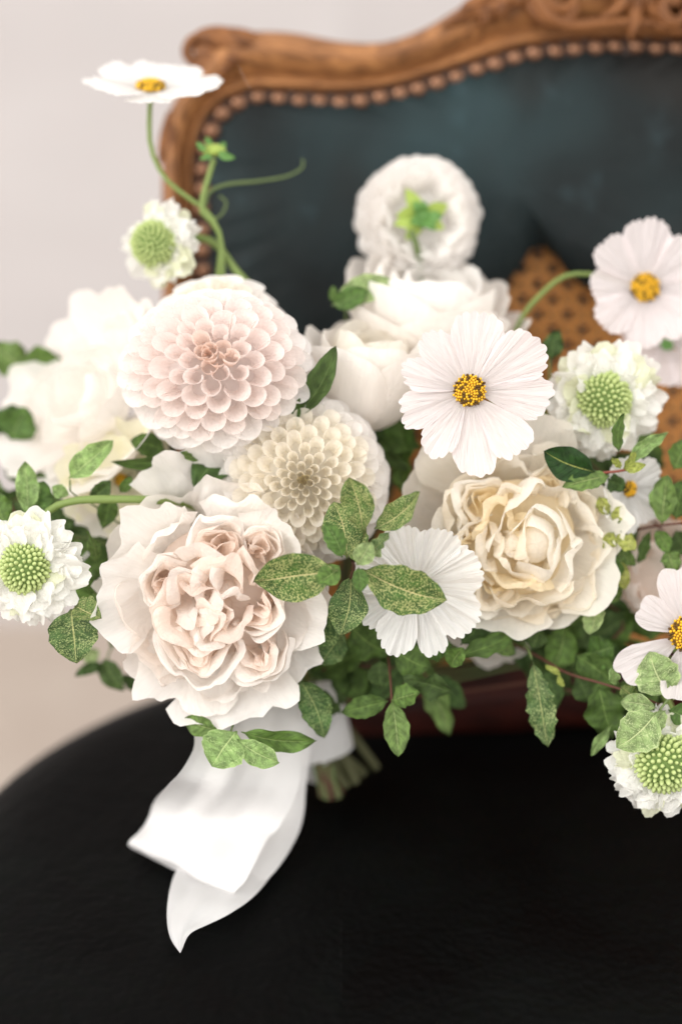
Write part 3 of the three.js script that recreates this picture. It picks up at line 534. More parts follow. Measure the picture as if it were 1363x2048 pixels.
// ================================================================ the bouquet's flowers
// ---- blush garden rose, the largest bloom
makeRose('large blush garden rose with ruffled peach heart, right above the ribbon', V(-0.0621, 0.5937, 0.0213), V(-0.0398, 0.3301, 0.9431), (o) => {
  const R = 0.0564, Q = R * 0.97;
  const guard = [[104, 1.34, 26, 0.6], [140, 1.0, 30, 0.2], [178, 0.92, 34, 0.15], [214, 0.92, 30, 0.15], [248, 1.06, 30, 0.2], [280, 1.16, 32, 0.2], [318, 1.10, 30, 0.3], [352, 0.95, 30, 0.2], [40, 0.86, 32, 0.2], [72, 0.98, 26, 0.25]];
  guard.forEach(([a, k, h, lip], i) => part(o, 'petal', crumple(shellPetal(R * k * 1.16, a * RAD, h * 1.05 * RAD, 0.12, 0.92 + 0.05 * (i % 3), { lip: 0.03 + lip * 0.10, wav: 0.09, seed: i * 1.7 + 2, rise: 0.03 * (i % 3) - 0.02, round: 0.14, nu: 26, nv: 16 }).translate(0, R * (0.62 + 0.03 * (i % 3)), 0), R, 0.085, 2.6, 12), M.blushOuter));
  [[128, 0.92, 40, 1.34], [176, 0.96, 44, 1.30], [226, 0.80, 34, 1.46], [266, 0.96, 44, 1.30], [312, 0.98, 40, 1.28], [350, 0.80, 32, 1.5], [18, 0.86, 36, 1.4], [66, 0.88, 40, 1.36]].forEach(([a, k, h, p], i) => part(o, 'petal', crumple(shellPetal(R * k * 1.06, a * RAD, h * RAD, 0.2, p - 0.08, { lip: 0.04 + 0.05 * (i % 3), wav: 0.15, seed: i * 2.3 + 40, round: 0.24, rise: 0.03 * (i % 2), nu: 24 }), R, 0.13, 2.8, 4), i % 2 ? M.blushOuter : M.blush0));
quartered(o, Q, { mats: [M.blush0, M.blush1, M.blush2], seed: 21, nest: 6, heights: 0.27, knots: [[-0.32, 0.12, 0.30, 0.24, 165], [0.30, 0.36, 0.34, 0.20, 48], [0.04, 0.38, 0.30, 0.22, 92], [-0.12, -0.32, 0.42, 0.34, 260], [0.36, -0.04, 0.26, 0.20, 345], [0.34, -0.40, 0.30, 0.26, 310]], scrolls: [[0.02, 0.12, 0.17, 40], [-0.12, 0.0, 0.16, 150], [0.12, -0.04, 0.17, 300], [0.0, -0.14, 0.16, 250], [0.18, 0.2, 0.14, 10], [-0.08, 0.22, 0.15, 110], [-0.22, -0.10, 0.15, 200], [-0.14, -0.20, 0.15, 240], [-0.28, 0.0, 0.14, 175], [-0.18, -0.02, 0.13, 330]], flaps: [[200, 0.80, 34, 1.66, 0.0], [128, 0.76, 26, 1.72, 0.0], [20, 0.74, 24, 1.78, 0.0], [322, 0.86, 34, 1.60, 0.03], [232, 0.84, 26, 1.62, 0.02], [285, 0.90, 26, 1.55, 0.03]] });
});
// ---- cream garden rose
makeRose('cream yellow garden rose beside the cosmos with the leaf across it', V(0.0899, 0.6125, -0.0073), V(0.0797, 0.4213, 0.9034), (o) => {
  const R = 0.0475;
  [[152, 1.34, 30], [122, 1.32, 28], [84, 1.2, 30], [48, 1.05, 32], [10, 1.0, 30], [-28, 0.98, 32], [-66, 1.05, 34], [-100, 0.98, 32], [-138, 0.9, 32], [180, 0.95, 30]].forEach(([a, k, h], i) => part(o, 'petal', shellPetal(R * k * 1.22, a * RAD, h * RAD, 0.12, 0.94 + 0.05 * (i % 3), { lip: 0.03 + 0.03 * (i % 3), wav: 0.085, seed: i * 1.9 + 7, round: 0.16, nu: 24, nv: 16 }).translate(0, R * (0.66 + 0.03 * (i % 3)), 0), M.cream0));
  [[130, 0.9, 36], [75, 0.92, 38], [20, 0.86, 36], [-40, 0.88, 38], [-90, 0.9, 38], [-145, 0.82, 36]].forEach(([a, k, h], i) => part(o, 'petal', shellPetal(R * k, a * RAD, h * RAD, 0.2, 1.5, { lip: 0.02, wav: 0.1, seed: i * 2.9 + 17 }), i % 2 ? M.cream0 : M.cream1));
quartered(o, R, { mats: [M.cream0, M.cream1, M.cream2], seed: 64, nest: 5, heights: 0.18, base: -0.14, warp: 0.09, scrolls: [[-0.18, 0.16, 0.18, 140], [-0.24, -0.04, 0.17, 190], [-0.12, -0.24, 0.17, 245], [0.0, 0.30, 0.17, 95], [-0.30, 0.08, 0.15, 165], [-0.10, 0.06, 0.14, 210], [0.14, -0.30, 0.16, 280]], knots: [[-0.34, 0.30, 0.36, 0.28, 130], [-0.26, -0.44, 0.34, 0.30, 240], [0.26, 0.42, 0.34, 0.26, 70], [-0.46, -0.05, 0.28, 0.22, 185]], flaps: [[30, 0.82, 36, 1.62, 0.02], [345, 0.84, 34, 1.60, 0.03], [300, 0.86, 36, 1.56, 0.02], [100, 0.84, 28, 1.6, 0.02], [160, 0.84, 26, 1.66, 0.0], [262, 0.8, 28, 1.66, 0.0]] });
  const bud = [R * 0.12, R * 0.08, R * 0.06];
  part(o, 'bud_heart', new THREE.SphereGeometry(R * 0.21, 18, 12).translate(...bud), M.cream1);
  for (let k = 0; k < 11; k++) {
    const q = k / 10, spread = 0.8 * q * q;
    part(o, 'petal', crumple(shellPetal(R * (0.24 + 0.30 * q), (k * 137.5 + 30) * RAD, (84 - 34 * q) * RAD, 0.5, 2.75 - 1.15 * q, { lip: 0.05 * q, wav: 0.07 + 0.03 * q, seed: 70 + k, round: 0.14, nu: 20 }).translate(bud[0] + spread * R * 0.4 * Math.cos(k * 2.4), bud[1] - 0.02 * R * q, bud[2] - spread * R * 0.4 * Math.sin(k * 2.4)), R, 0.19, 2.5, 5.5), k % 3 === 1 ? M.cream1 : M.cream0);
  }
});
// ---- white petals fallen open beside the cream rose
makeRose('white rose half hidden under the cream rose, one pale petal hanging below it', V(0.0838, 0.5524, -0.0245), V(0.0496, -0.0273, 0.9984), (o) => {
  const R = 0.0291;
  for (let k = 0; k < 7; k++) part(o, 'petal', shellPetal(R, k / 7 * 6.283, 0.6, 0.15, 1.3, { lip: 0.12, wav: 0.08, seed: k + 3 }), M.whiteRose);
  for (let k = 0; k < 5; k++) part(o, 'petal', shellPetal(R * 0.7, k / 5 * 6.283 + 0.4, 0.75, 0.2, 1.8, { lip: 0, wav: 0.06, seed: k + 23 }), M.whiteRose);
}, 0, 'rose');
// ---- white rose with a closed cup
function cupRose(o, R, mats, seed, { open = 1.35, layers = 4, inner = 2.3 } = {}) {
  const r = rng(seed);
  for (let L = 0; L < layers; L++) {
    const f = L / (layers - 1), n = 3 + Math.round(f * 2.2);
    for (let k = 0; k < n; k++) part(o, 'petal', shellPetal(R * (0.42 + 0.58 * f) * (0.97 + 0.06 * r()), (k / n * 6.283) + L * 1.1 + r() * 0.3, (3.14 / n) * 1.45, 0.15, lerp(inner, open, f) * (0.96 + 0.08 * r()), { lip: 0.03 + 0.13 * f, wav: 0.085, seed: seed + L * 9 + k, round: 0.30, rise: 0.10 * (1 - f) + 0.12 * (r() - 0.3), nu: 22 }), mats[L > 1 ? 0 : 1]);
  }
}
makeRose('round white rose bud with folded lip next to the dark pointed leaf', V(0.0147, 0.6822, -0.074), V(0.1, 0.994, -0.0444), (o) => cupRose(o, 0.0321, [M.whiteRose, M.cream0], 12, { open: 1.95, inner: 2.4, layers: 4 }, o.scale.set(1, 1.2, 1)), 0.6, 'rose');
makeRose('full white rose under the dahlia that shows its green back', V(0.0505, 0.6993, -0.1206), V(0.12, 0.9928, 0.0003), (o) => cupRose(o, 0.0447, [M.whiteRose, M.whitePetal], 33, { open: 1.7, layers: 5 }, o.scale.set(1, 1.1, 1)), 0.2, 'rose');
makeRose('wide open white rose behind the pink ball dahlia, its petals hanging out over the leaves', V(-0.1368, 0.6627, -0.0815), V(-0.4991, 0.6589, 0.5628), (o) => {
  const R = 0.0543;
  for (let k = 0; k < 9; k++) part(o, 'petal', shellPetal(R * 1.22, k / 9 * 6.283 + 0.2, 0.5, 0.12, 0.95 + 0.06 * (k % 3), { lip: 0.05, wav: 0.10, seed: 80 + k, round: 0.16, nu: 22 }).translate(0, R * (0.58 + 0.04 * (k % 3)), 0), M.whiteRose);
  for (let k = 0; k < 7; k++) part(o, 'petal', crumple(shellPetal(R * 0.84, k / 7 * 6.283 + 0.5, 0.62, 0.2, 1.32 + 0.1 * (k % 2), { lip: 0.05, wav: 0.10, seed: 90 + k, round: 0.22, nu: 22 }), R, 0.08, 2.4, 3), M.whiteRose);
  for (let k = 0; k < 8; k++) part(o, 'petal', crumple(shellPetal(R * (0.24 + 0.045 * k), k * 2.4, 1.0, 0.3, 2.3 - 0.12 * k, { lip: 0.03, wav: 0.09, seed: 110 + k, round: 0.2, nu: 20 }), R, 0.1, 2.6, 9), M.whiteRose);
}, 0, 'rose');
makeRose('dusky blush rose in shade behind the cosmos with the long drooping petal', V(0.1704, 0.5744, -0.0403), V(0.099, 0.3287, 0.9392), (o) => {
  const R = 0.0286;
  for (let k = 0; k < 9; k++) part(o, 'petal', shellPetal(R, k / 9 * 6.283, 0.5, 0.15, 1.3, { lip: 0.1, wav: 0.12, seed: 60 + k }), M.blush1);
quartered(o, R, { mats: [M.blush1, M.blush1, M.blush2], seed: 77, nest: 4, heights: 0.24, knots: [[0.3, 0.3, 0.3, 0.28, 45], [-0.3, 0.3, 0.3, 0.28, 135], [-0.3, -0.3, 0.3, 0.28, 225], [0.3, -0.3, 0.3, 0.28, 315]] });
}, 0, 'rose');
makeRose('pale yellow ranunculus like bloom behind the scabiosa with the arched stem', V(-0.1173, 0.6316, -0.0405), V(-0.099, 0.5082, 0.8555), (o) => {
  const R = 0.0309;
  for (let k = 0; k < 9; k++) part(o, 'petal', shellPetal(R, k / 9 * 6.283, 0.52, 0.15, 1.25, { lip: 0.12, wav: 0.1, seed: 160 + k }), k % 3 ? M.yellowWhite : M.whiteRose);
  for (let k = 0; k < 7; k++) part(o, 'petal', shellPetal(R * 0.75, k / 7 * 6.283 + 0.3, 0.6, 0.15, 1.2, { lip: 0.04, wav: 0.1, seed: 170 + k }), M.yellowWhite);
  discParts(o, R * 0.12, 5, -R * 0.6);
}, 0, 'double_flower');

// ---- dahlias
makeDahlia('pale pink ball dahlia with honeycomb cupped petals', V(-0.0623, 0.6863, -0.0461), V(0, 0.5442, 0.839), 0.0473, { N: 225, th: 122, flat: 0.86, core: 0.74, mats: [M.pink0, M.pink1, M.pink2], seed: 4, pow: 0.58, matStages: [0.04, 0.34] }, 0, [1.05, 1, 0.89]);
makeDahlia('white dahlia peeping up over the pink ball dahlia, cream at its heart', V(-0.0632, 0.6871, -0.0818), V(0, 0.9348, 0.3552), 0.0398, { N: 120, th: 112, flat: 0.8, mats: [M.dahliaWhite, M.dahliaWhite, M.dahliaCream], seed: 9, matStages: [0.12, 0.2] }, 0.4);
makeDahlia('open white dahlia with cream yellow honeycomb heart', V(-0.0192, 0.6325, -0.0321), V(0.02, 0.4043, 0.9144), 0.0449, { N: 200, th: 98, flat: 0.62, core: 0.86, mats: [M.dahliaWhite, M.dahliaCream, M.dahliaYellow], seed: 15, pow: 0.8, wide: 0.86, matStages: [0.03, 0.5], stages: [0.2, 0.56, 0.72] });
{
  const o = makeDahlia('white dahlia turned away, showing its green sepals', V(0.0423, 0.7344, -0.159), V(-0.1186, -0.328, -0.9372), 0.0355, { N: 170, th: 134, flat: 0.74, core: 0.55, mats: [M.dahliaWhite, M.dahliaWhite, M.dahliaCream], seed: 27, noStem: true });
  calyx(o, -0.0172, 0.015, 12);
  const s = V(0.038, 0.7347, -0.1349);
  partWorld(o, 'stem', tube([s, s.clone().addScaledVector(TOWARD, 0.003).add(V(0.002, -0.006, 0)), V(0.0421, 0.7207, -0.1372), V(0.0439, 0.6842, -0.1356), V(0.0162, 0.5938, -0.0934), TIE.clone(), END.clone()], 0.0019, 40, 8), stemDark);
}

// ---- cosmos
makeCosmos('white cosmos facing out with pleated notched petals, beside the round white rose bud', V(0.0627, 0.6862, -0.0196), V(-0.02, 0.476, 0.8792), 0.0402, [[82, 27, 1.0], [34, 27, 1.02], [-6, 22, 1.0], [-50, 21, 1.0], [-86, 21, 1.04], [-122, 20, 0.94], [-160, 22, 0.9], [163, 20, 0.84], [126, 22, 0.86]], { seed: 2, amp: 0.013, cup: 0.06, disc: 0.2 });
makeCosmos('white saucer shaped cosmos with a speckled leaf lying across it', V(0.037, 0.5979, 0.0172), V(0.0397, 0.3114, 0.9495), 0.0341, [[20, 30, 0.98], [65, 30, 0.95], [112, 30, 0.95], [158, 30, 0.98], [203, 28, 1.0], [246, 25, 1.02], [-74, 16, 1.05], [-34, 30, 1.0]], { seed: 7, amp: 0.026, cup: 0.14, mat: M.cosmosPure, disc: 0.18 });
makeCosmos('white cosmos on an arched stem in front of the torn leather and cane', V(0.1615, 0.7107, -0.1093), V(0.02, 0.4673, 0.8839), 0.0346, [[88, 30, 1.1], [40, 28, 1.0], [-5, 28, 0.98], [-48, 28, 0.95], [-92, 28, 0.95], [-138, 28, 0.93], [178, 28, 0.86], [134, 26, 0.98]], { seed: 11, amp: 0.013, cup: 0.08, disc: 0.23, stem: [V(0.1617, 0.7082, -0.1137), V(0.151, 0.7093, -0.123), V(0.1378, 0.7126, -0.1268), V(0.1215, 0.7121, -0.1266), V(0.108, 0.7028, -0.1222), V(0.0971, 0.6905, -0.1165), V(0.0868, 0.6593, -0.1074), V(0.0599, 0.5979, -0.0843)] });
makeCosmos('white cosmos seen from the side, rising highest on a thin stem against the wall', V(-0.1005, 0.8077, -0.1491), V(0.05, 0.9897, 0.1344), 0.0355, [[0, 30, 1.05], [44, 30, 0.95], [90, 30, 0.92], [135, 30, 0.95], [180, 30, 1.0], [225, 30, 0.95], [270, 30, 0.95], [315, 30, 0.98]], { seed: 17, amp: 0.012, cup: 0.10, disc: 0.22, mat: M.cosmosPure, stem: [V(-0.1007, 0.8044, -0.1497), V(-0.1018, 0.792, -0.1461), V(-0.1009, 0.7771, -0.1414), V(-0.0939, 0.7631, -0.1371), V(-0.0827, 0.7543, -0.133), V(-0.0712, 0.7466, -0.1294), V(-0.0645, 0.7355, -0.1242), V(-0.0631, 0.7131, -0.116), V(-0.0573, 0.6512, -0.0982), V(-0.0386, 0.5753, -0.0683)] });
makeCosmos('white cosmos with a long drooping petal beside the pale leaves', V(0.1701, 0.5755, 0.0254), V(-0.1952, 0.5009, 0.8432), 0.0369, [[212, 20, 1.05], [150, 26, 0.72], [100, 26, 0.9], [55, 26, 0.9], [10, 26, 0.9], [-40, 26, 0.9], [-100, 22, 0.9]], { seed: 23, amp: 0.012, cup: 0.05, disc: 0.24, teeth: 2, stem: [V(0.1722, 0.5679, 0.0179), V(0.1708, 0.5534, 0.0026), V(0.1523, 0.5383, -0.0345), V(0.1021, 0.531, -0.0642)] });
makeCosmos('small white cosmos turned sideways by the red twig', V(0.1468, 0.628, -0.0322), V(0.5192, 0.2682, 0.8114), 0.0215, [[90, 30, 0.85], [40, 30, 0.95], [0, 30, 0.95], [-45, 30, 1], [-95, 30, 1.05], [-140, 30, 1], [180, 30, 0.9], [135, 30, 0.9]], { seed: 29, amp: 0.02, cup: 0.12, disc: 0.2, mat: M.cosmosPure, teeth: 5 });
makeCosmos('pale cosmos half hidden beneath the cosmos on the arched stem', V(0.1773, 0.6766, -0.1155), V(0.0517, 0.7214, 0.6906), 0.0285, [[0, 32, 1], [50, 32, 1], [100, 32, 1], [150, 32, 1], [200, 32, 1], [250, 32, 1], [300, 32, 1]], { seed: 31, amp: 0.012, cup: 0.1, disc: false });

// ---- scabiosa
makeScabiosa('white scabiosa with bright green button on a thick arched stem', V(-0.1535, 0.6088, 0.0187), V(-0.0794, 0.3293, 0.9409), 0.0123, 0.0301, { seed: 3, stem: [V(-0.1541, 0.605, 0.0028), V(-0.1513, 0.6159, -0.0089), V(-0.1457, 0.625, -0.0131), V(-0.1329, 0.6299, -0.0132), V(-0.1154, 0.6306, -0.0135), V(-0.0956, 0.6295, -0.0152), V(-0.0771, 0.6206, -0.0287), V(-0.054, 0.5771, -0.0526)], stemR: 0.0022 });
makeScabiosa('white scabiosa with a tall green button against the wall, florets on one side', V(-0.0981, 0.7327, -0.1163), V(-0.362, 0.3465, 0.8654), 0.0122, 0.0244, { seed: 8, dome: 1.1, gap: 0.2, gapAt: 3.1, green: 0.3, stem: [V(-0.0947, 0.7306, -0.1297), V(-0.0829, 0.7318, -0.1335), V(-0.0692, 0.7299, -0.1304), V(-0.0569, 0.7168, -0.1221), V(-0.0447, 0.7037, -0.1138), V(-0.0329, 0.6512, -0.0982), V(-0.0223, 0.5731, -0.0728)], stemR: 0.002 });
makeScabiosa('white scabiosa with dark green button above the leaf with a yellow midrib', V(0.134, 0.6692, -0.0514), V(0.0496, 0.3112, 0.949), 0.0138, 0.0312, { seed: 13, green: 0.22, rings: [[1, 15, 0.05], [0.88, 14, 0.3], [0.7, 11, 0.6]] });
makeScabiosa('white scabiosa with yellow green button beneath the drooping cosmos petal', V(0.1588, 0.5182, 0.0522), V(0.0499, 0.3764, 0.9251), 0.0143, 0.0276, { seed: 19, green: 0.12, rings: [[1, 15, -0.05], [0.86, 14, 0.15], [0.66, 11, 0.4]], stem: [V(0.1627, 0.5092, 0.0343), V(0.1706, 0.5183, 0.0135), V(0.1638, 0.524, -0.0168), V(0.1284, 0.5259, -0.0508), V(0.0883, 0.526, -0.0618)] });

// ---- a scabiosa bud and a tendril rising in front of the leather
{
  const o = thing('flower_bud', 'small green flower bud with pointed sepals on a thin stalk', 'flower bud', V(-0.0676, 0.7727, -0.1394));
  const st = [V(-0.0676, 0.7727, -0.1394), V(-0.0703, 0.7648, -0.1368), V(-0.0735, 0.7546, -0.132), V(-0.0747, 0.7476, -0.1299), V(-0.0683, 0.7413, -0.1269), V(-0.064, 0.733, -0.1231), V(-0.0658, 0.7131, -0.116), V(-0.0604, 0.6247, -0.0913), TIE.clone(), END.clone()];
  partWorld(o, 'stem', tube(st, 0.0016, 50, 7), stemMat);
  partWorld(o, 'bud', new THREE.SphereGeometry(0.0053, 16, 12).scale(1.2, 0.62, 1).translate(0, 0, 0).applyMatrix4(new THREE.Matrix4().makeTranslation(...V(-0.0676, 0.7771, -0.1414).toArray())), calyxLight);
  for (const [bx, by, w] of [[V(-0.0714, 0.7779, -0.1352), V(-0.0767, 0.7822, -0.1372), 0.004], [V(-0.065, 0.777, -0.1347), V(-0.0559, 0.775, -0.1316), 0.005], [V(-0.0696, 0.7794, -0.1403), V(-0.0719, 0.7838, -0.1446), 0.004], [V(-0.0642, 0.7785, -0.1399), V(-0.0612, 0.7809, -0.1432), 0.004], [V(-0.0682, 0.7755, -0.1341), V(-0.0742, 0.775, -0.1294), 0.004]]) partWorld(o, 'sepal', leafGeo(bx, by, w * 0.9, { wave: 0.02, curl: 0.1, shape: 0.7 }), calyxMat);
  const t = thing('tendril', 'thin curling green tendril in front of the teal leather', 'tendril', V(-0.0731, 0.7495, -0.1308));
  partWorld(t, 'stem', tube([V(-0.0731, 0.7495, -0.1308), V(-0.0707, 0.7551, -0.1378), V(-0.0626, 0.7573, -0.1454), V(-0.044, 0.7578, -0.1523), V(-0.0278, 0.7598, -0.1576), V(-0.0207, 0.7638, -0.1617), V(-0.0212, 0.7673, -0.1633)], (k) => 0.0012 * (1 - 0.6 * k), 36, 6), stemDark);
  partWorld(t, 'side_shoot', tube([V(-0.0722, 0.7422, -0.1296), V(-0.0651, 0.7426, -0.1364), V(-0.0622, 0.7482, -0.1434), V(-0.0656, 0.7509, -0.1469)], 0.0007, 18, 5), stemDark);
}

// ================================================================ leaves
sprig('variegated_sprig', 'speckled cream and green sprig standing out from the heart of the bouquet', [V(0.0053, 0.6234, 0.0406), V(0.0063, 0.6163, 0.0329), V(0.0045, 0.6052, 0.0248), V(0.0022, 0.5634, -0.0109)], [
  [V(-0.0013, 0.6205, 0.0442), V(-0.0422, 0.609, 0.0363), 0.0241, 'v', { wave: 0.04, fold: 0.14, curl: 0.05, shape: 0.95, roll: 0.15 }],
  [V(0.0096, 0.6182, 0.0386), V(0.0501, 0.6042, 0.0451), 0.0241, 'v', { wave: 0.035, fold: 0.16, curl: 0.06, shape: 0.98, roll: -0.2 }],
  [V(0.0106, 0.6315, 0.028), V(0.0039, 0.6595, 0.0237), 0.0163, 'v', { wave: 0.06, fold: 0.2, curl: -0.05, shape: 1.15 }],
  [V(0.0159, 0.6328, 0.0252), V(0.0383, 0.6529, 0.0268), 0.0133, 'v', { wave: 0.1, fold: 0.35, curl: -0.1, shape: 0.85, roll: 0.25 }],
  [V(0.003, 0.6153, 0.0223), V(-0.0042, 0.6403, 0.0106), 0.0207, 'v', { wave: 0.05, fold: 0.12, shape: 1.0 }],
  [V(0.0083, 0.6145, 0.0271), V(0.0084, 0.6316, 0.0125), 0.0128, 'v', { wave: 0.06, roll: 0.4 }],
  [V(0.0045, 0.6087, 0.0254), V(-0.0013, 0.5815, 0.0381), 0.0187, 'w', { wave: 0.12, fold: 0.2, curl: 0.12, shape: 1.05, roll: -0.2 }],
  [V(0.0006, 0.6238, 0.0382), V(-0.0079, 0.6401, 0.035), 0.0103, 'g', { wave: 0.02, shape: 1.0 }],
  [V(-0.0004, 0.6217, 0.0414), V(-0.0116, 0.6159, 0.0485), 0.0108, 'g', { wave: 0.02, shape: 0.95 }],
  [V(0.0072, 0.6217, 0.0414), V(0.0142, 0.6338, 0.0424), 0.0103, 'p', { wave: 0.03, shape: 1.0 }],
  [V(0.0081, 0.6218, 0.0436), V(0.0088, 0.6116, 0.0505), 0.0079, 'g', { wave: 0.02, shape: 0.9 }],
  [V(0.0114, 0.6256, 0.0396), V(0.0218, 0.6371, 0.0364), 0.0064, 'w', { wave: 0.25, fold: 0.5, roll: 0.6 }],
  [V(0.0126, 0.6243, 0.0402), V(0.0204, 0.6307, 0.0372), 0.0049, 'p', { wave: 0.3, fold: 0.5, roll: -0.5 }],
], { r: 0.0012, mat: twigMat });
sprig('variegated_sprig', 'dark speckled leaves in the gap between the blush rose and saucer cosmos', [V(0.0021, 0.576, 0.0119), V(-0.003, 0.5509, -0.0017)], [
  [V(0.0021, 0.5836, 0.0051), V(-0.0193, 0.5661, 0.0188), 0.0236, 'w', { wave: 0.08, curl: 0.1 }], [V(0.0021, 0.5675, 0.0071), V(-0.0104, 0.5541, 0.0189), 0.0148, 'w', {}], [V(0.0047, 0.565, -0.0028), V(0.0252, 0.5511, 0.0037), 0.0197, 'd', {}],
], { mat: twigMat });
sprig('variegated_sprig', 'two speckled leaves hanging under the scabiosa on the arched stem', [V(-0.1309, 0.5858, 0.0206), V(-0.1216, 0.5778, 0.0023), V(-0.0998, 0.5647, -0.0247)], [
  [V(-0.1322, 0.5886, 0.0237), V(-0.1291, 0.5666, 0.0384), 0.0241, 'w', { wave: 0.06, fold: 0.15, shape: 0.8, curl: 0.08 }], [V(-0.1303, 0.5899, 0.0231), V(-0.1168, 0.5903, 0.034), 0.0153, 'v', { wave: 0.06, fold: 0.5, roll: 0.5, shape: 0.9 }],
  [V(-0.1236, 0.5778, 0.0023), V(-0.112, 0.5671, 0.0073), 0.0177, 'd', { shape: 0.85 }], [V(-0.1254, 0.5836, -0.0004), V(-0.1297, 0.5973, -0.0068), 0.0099, 'g', {}], [V(-0.1233, 0.5993, -0.0056), V(-0.1259, 0.6168, -0.0071), 0.0074, 'g', { twist: 1 }], [V(-0.1218, 0.609, -0.0233), V(-0.1174, 0.6252, -0.0309), 0.0108, 'd', {}],
], { r: 0.0009 });
sprig('green_sprig', 'blurred green sprig hanging in front of the floor below the blush rose', [V(-0.1263, 0.5261, -0.0288), V(-0.1222, 0.5346, -0.0383), V(-0.1137, 0.5407, -0.0466), V(-0.0958, 0.5432, -0.0533)], [
  [V(-0.1258, 0.5261, -0.0288), V(-0.1416, 0.5234, -0.022), 0.0064, 'd', { wave: 0.2 }], [V(-0.1274, 0.529, -0.0302), V(-0.1164, 0.5156, -0.0195), 0.0123, 'd', { shape: 0.8 }], [V(-0.1226, 0.5324, -0.0339), V(-0.1231, 0.5468, -0.0384), 0.0054, 'g', { twist: 1 }], [V(-0.1188, 0.5192, -0.03), V(-0.1043, 0.5125, -0.0225), 0.0074, 'd', { wave: 0.2 }], [V(-0.1305, 0.5284, -0.0409), V(-0.1407, 0.5205, -0.0427), 0.0108, 'p', {}],
], { r: 0.0008 });
sprig('green_sprig', 'upright pale green leaf over the arched scabiosa stem', [V(-0.1564, 0.6202, -0.0175), V(-0.1478, 0.6047, -0.0323), V(-0.1169, 0.5864, -0.0459)], [
  [V(-0.1583, 0.6184, -0.0189), V(-0.1591, 0.6457, -0.0272), 0.0118, 'p', { wave: 0.16, waves: 2 }], [V(-0.1541, 0.6166, -0.0203), V(-0.1506, 0.6341, -0.0284), 0.0148, 'g', {}], [V(-0.1691, 0.609, -0.0233), V(-0.1767, 0.6264, -0.0314), 0.0148, 'g', {}], [V(-0.1504, 0.6047, -0.0323), V(-0.1375, 0.6093, -0.0345), 0.0089, 'd', {}],
], {});
sprig('round_leaf_sprig', 'blurred round leaves reaching out past the open white rose', [V(-0.1833, 0.6591, -0.1239), V(-0.1778, 0.639, -0.1145), V(-0.1648, 0.6228, -0.0959), V(-0.1305, 0.6144, -0.081)], [
  [V(-0.175, 0.6603, -0.1245), V(-0.1539, 0.6636, -0.126), 0.0227, 'g', { shape: 0.8, wave: 0.03 }], [V(-0.1758, 0.6564, -0.1271), V(-0.1953, 0.6703, -0.1335), 0.0197, 'g', {}], [V(-0.1787, 0.6316, -0.089), V(-0.17, 0.6475, -0.0964), 0.0222, 'g', { shape: 0.8 }], [V(-0.1775, 0.6321, -0.0948), V(-0.1895, 0.6445, -0.1005), 0.0197, 'd', {}], [V(-0.1684, 0.6193, -0.0833), V(-0.1819, 0.6144, -0.081), 0.0148, 'd', {}], [V(-0.1684, 0.6119, -0.0798), V(-0.1549, 0.6045, -0.0764), 0.0148, 'd', {}],
], {});
sprig('variegated_sprig', 'curled pale leaf over the yellowish bloom beside the open white rose', [V(-0.1367, 0.6362, -0.025), V(-0.1365, 0.6296, -0.0241), V(-0.1282, 0.6217, -0.0292), V(-0.1155, 0.6082, -0.034), V(-0.101, 0.5912, -0.0481)], [
  [V(-0.1372, 0.6367, -0.0252), V(-0.1152, 0.6563, -0.0277), 0.0143, 'p', { wave: 0.14, roll: 0.3, fold: 0.4 }], [V(-0.1274, 0.6271, -0.0229), V(-0.116, 0.6357, -0.0247), 0.0099, 'd', { fold: 0.5 }], [V(-0.1371, 0.6285, -0.0236), V(-0.1458, 0.6328, -0.0234), 0.0074, 'p', {}], [V(-0.1122, 0.6284, -0.0268), V(-0.1059, 0.6373, -0.0255), 0.0059, 'g', {}],
], { r: 0.0008 });
sprig('dark_leaf', 'dark green pointed leaf and long blade below the pink ball dahlia', [V(-0.0719, 0.6449, -0.04), V(-0.0632, 0.624, -0.0524), V(-0.0333, 0.5607, -0.067)], [
  [V(-0.0672, 0.644, -0.0374), V(-0.1155, 0.6395, -0.0287), 0.0103, 'd', { curl: 0.16, wave: 0.03, roll: 0.6 }], [V(-0.052, 0.6488, -0.0419), V(-0.0736, 0.6352, -0.0179), 0.0212, 'd', { shape: 0.8, wave: 0.03, fold: 0.1 }], [V(-0.0711, 0.6465, -0.0298), V(-0.0797, 0.6527, -0.0216), 0.0054, 'g', {}], [V(-0.0898, 0.646, -0.0406), V(-0.1077, 0.6507, -0.0427), 0.0123, 'd', {}],
], {});
sprig('dark_leaf', 'dark pointed leaf folded between the pink dahlia and the white rose bud', [V(-0.0231, 0.6614, -0.0367), V(-0.0213, 0.6383, -0.059), V(-0.0169, 0.5731, -0.0728)], [
  [V(-0.0235, 0.666, -0.0333), V(-0.0028, 0.7028, -0.0384), 0.0153, 'd', { roll: 0.45, fold: 0.5, wave: 0.02, shape: 0.9 }], [V(-0.0224, 0.6621, -0.0282), V(-0.0202, 0.6787, -0.0294), 0.0049, 'g', { roll: 0.5 }], [V(-0.0219, 0.6576, -0.046), V(-0.0311, 0.6692, -0.0514), 0.0074, 'd', {}],
], {});
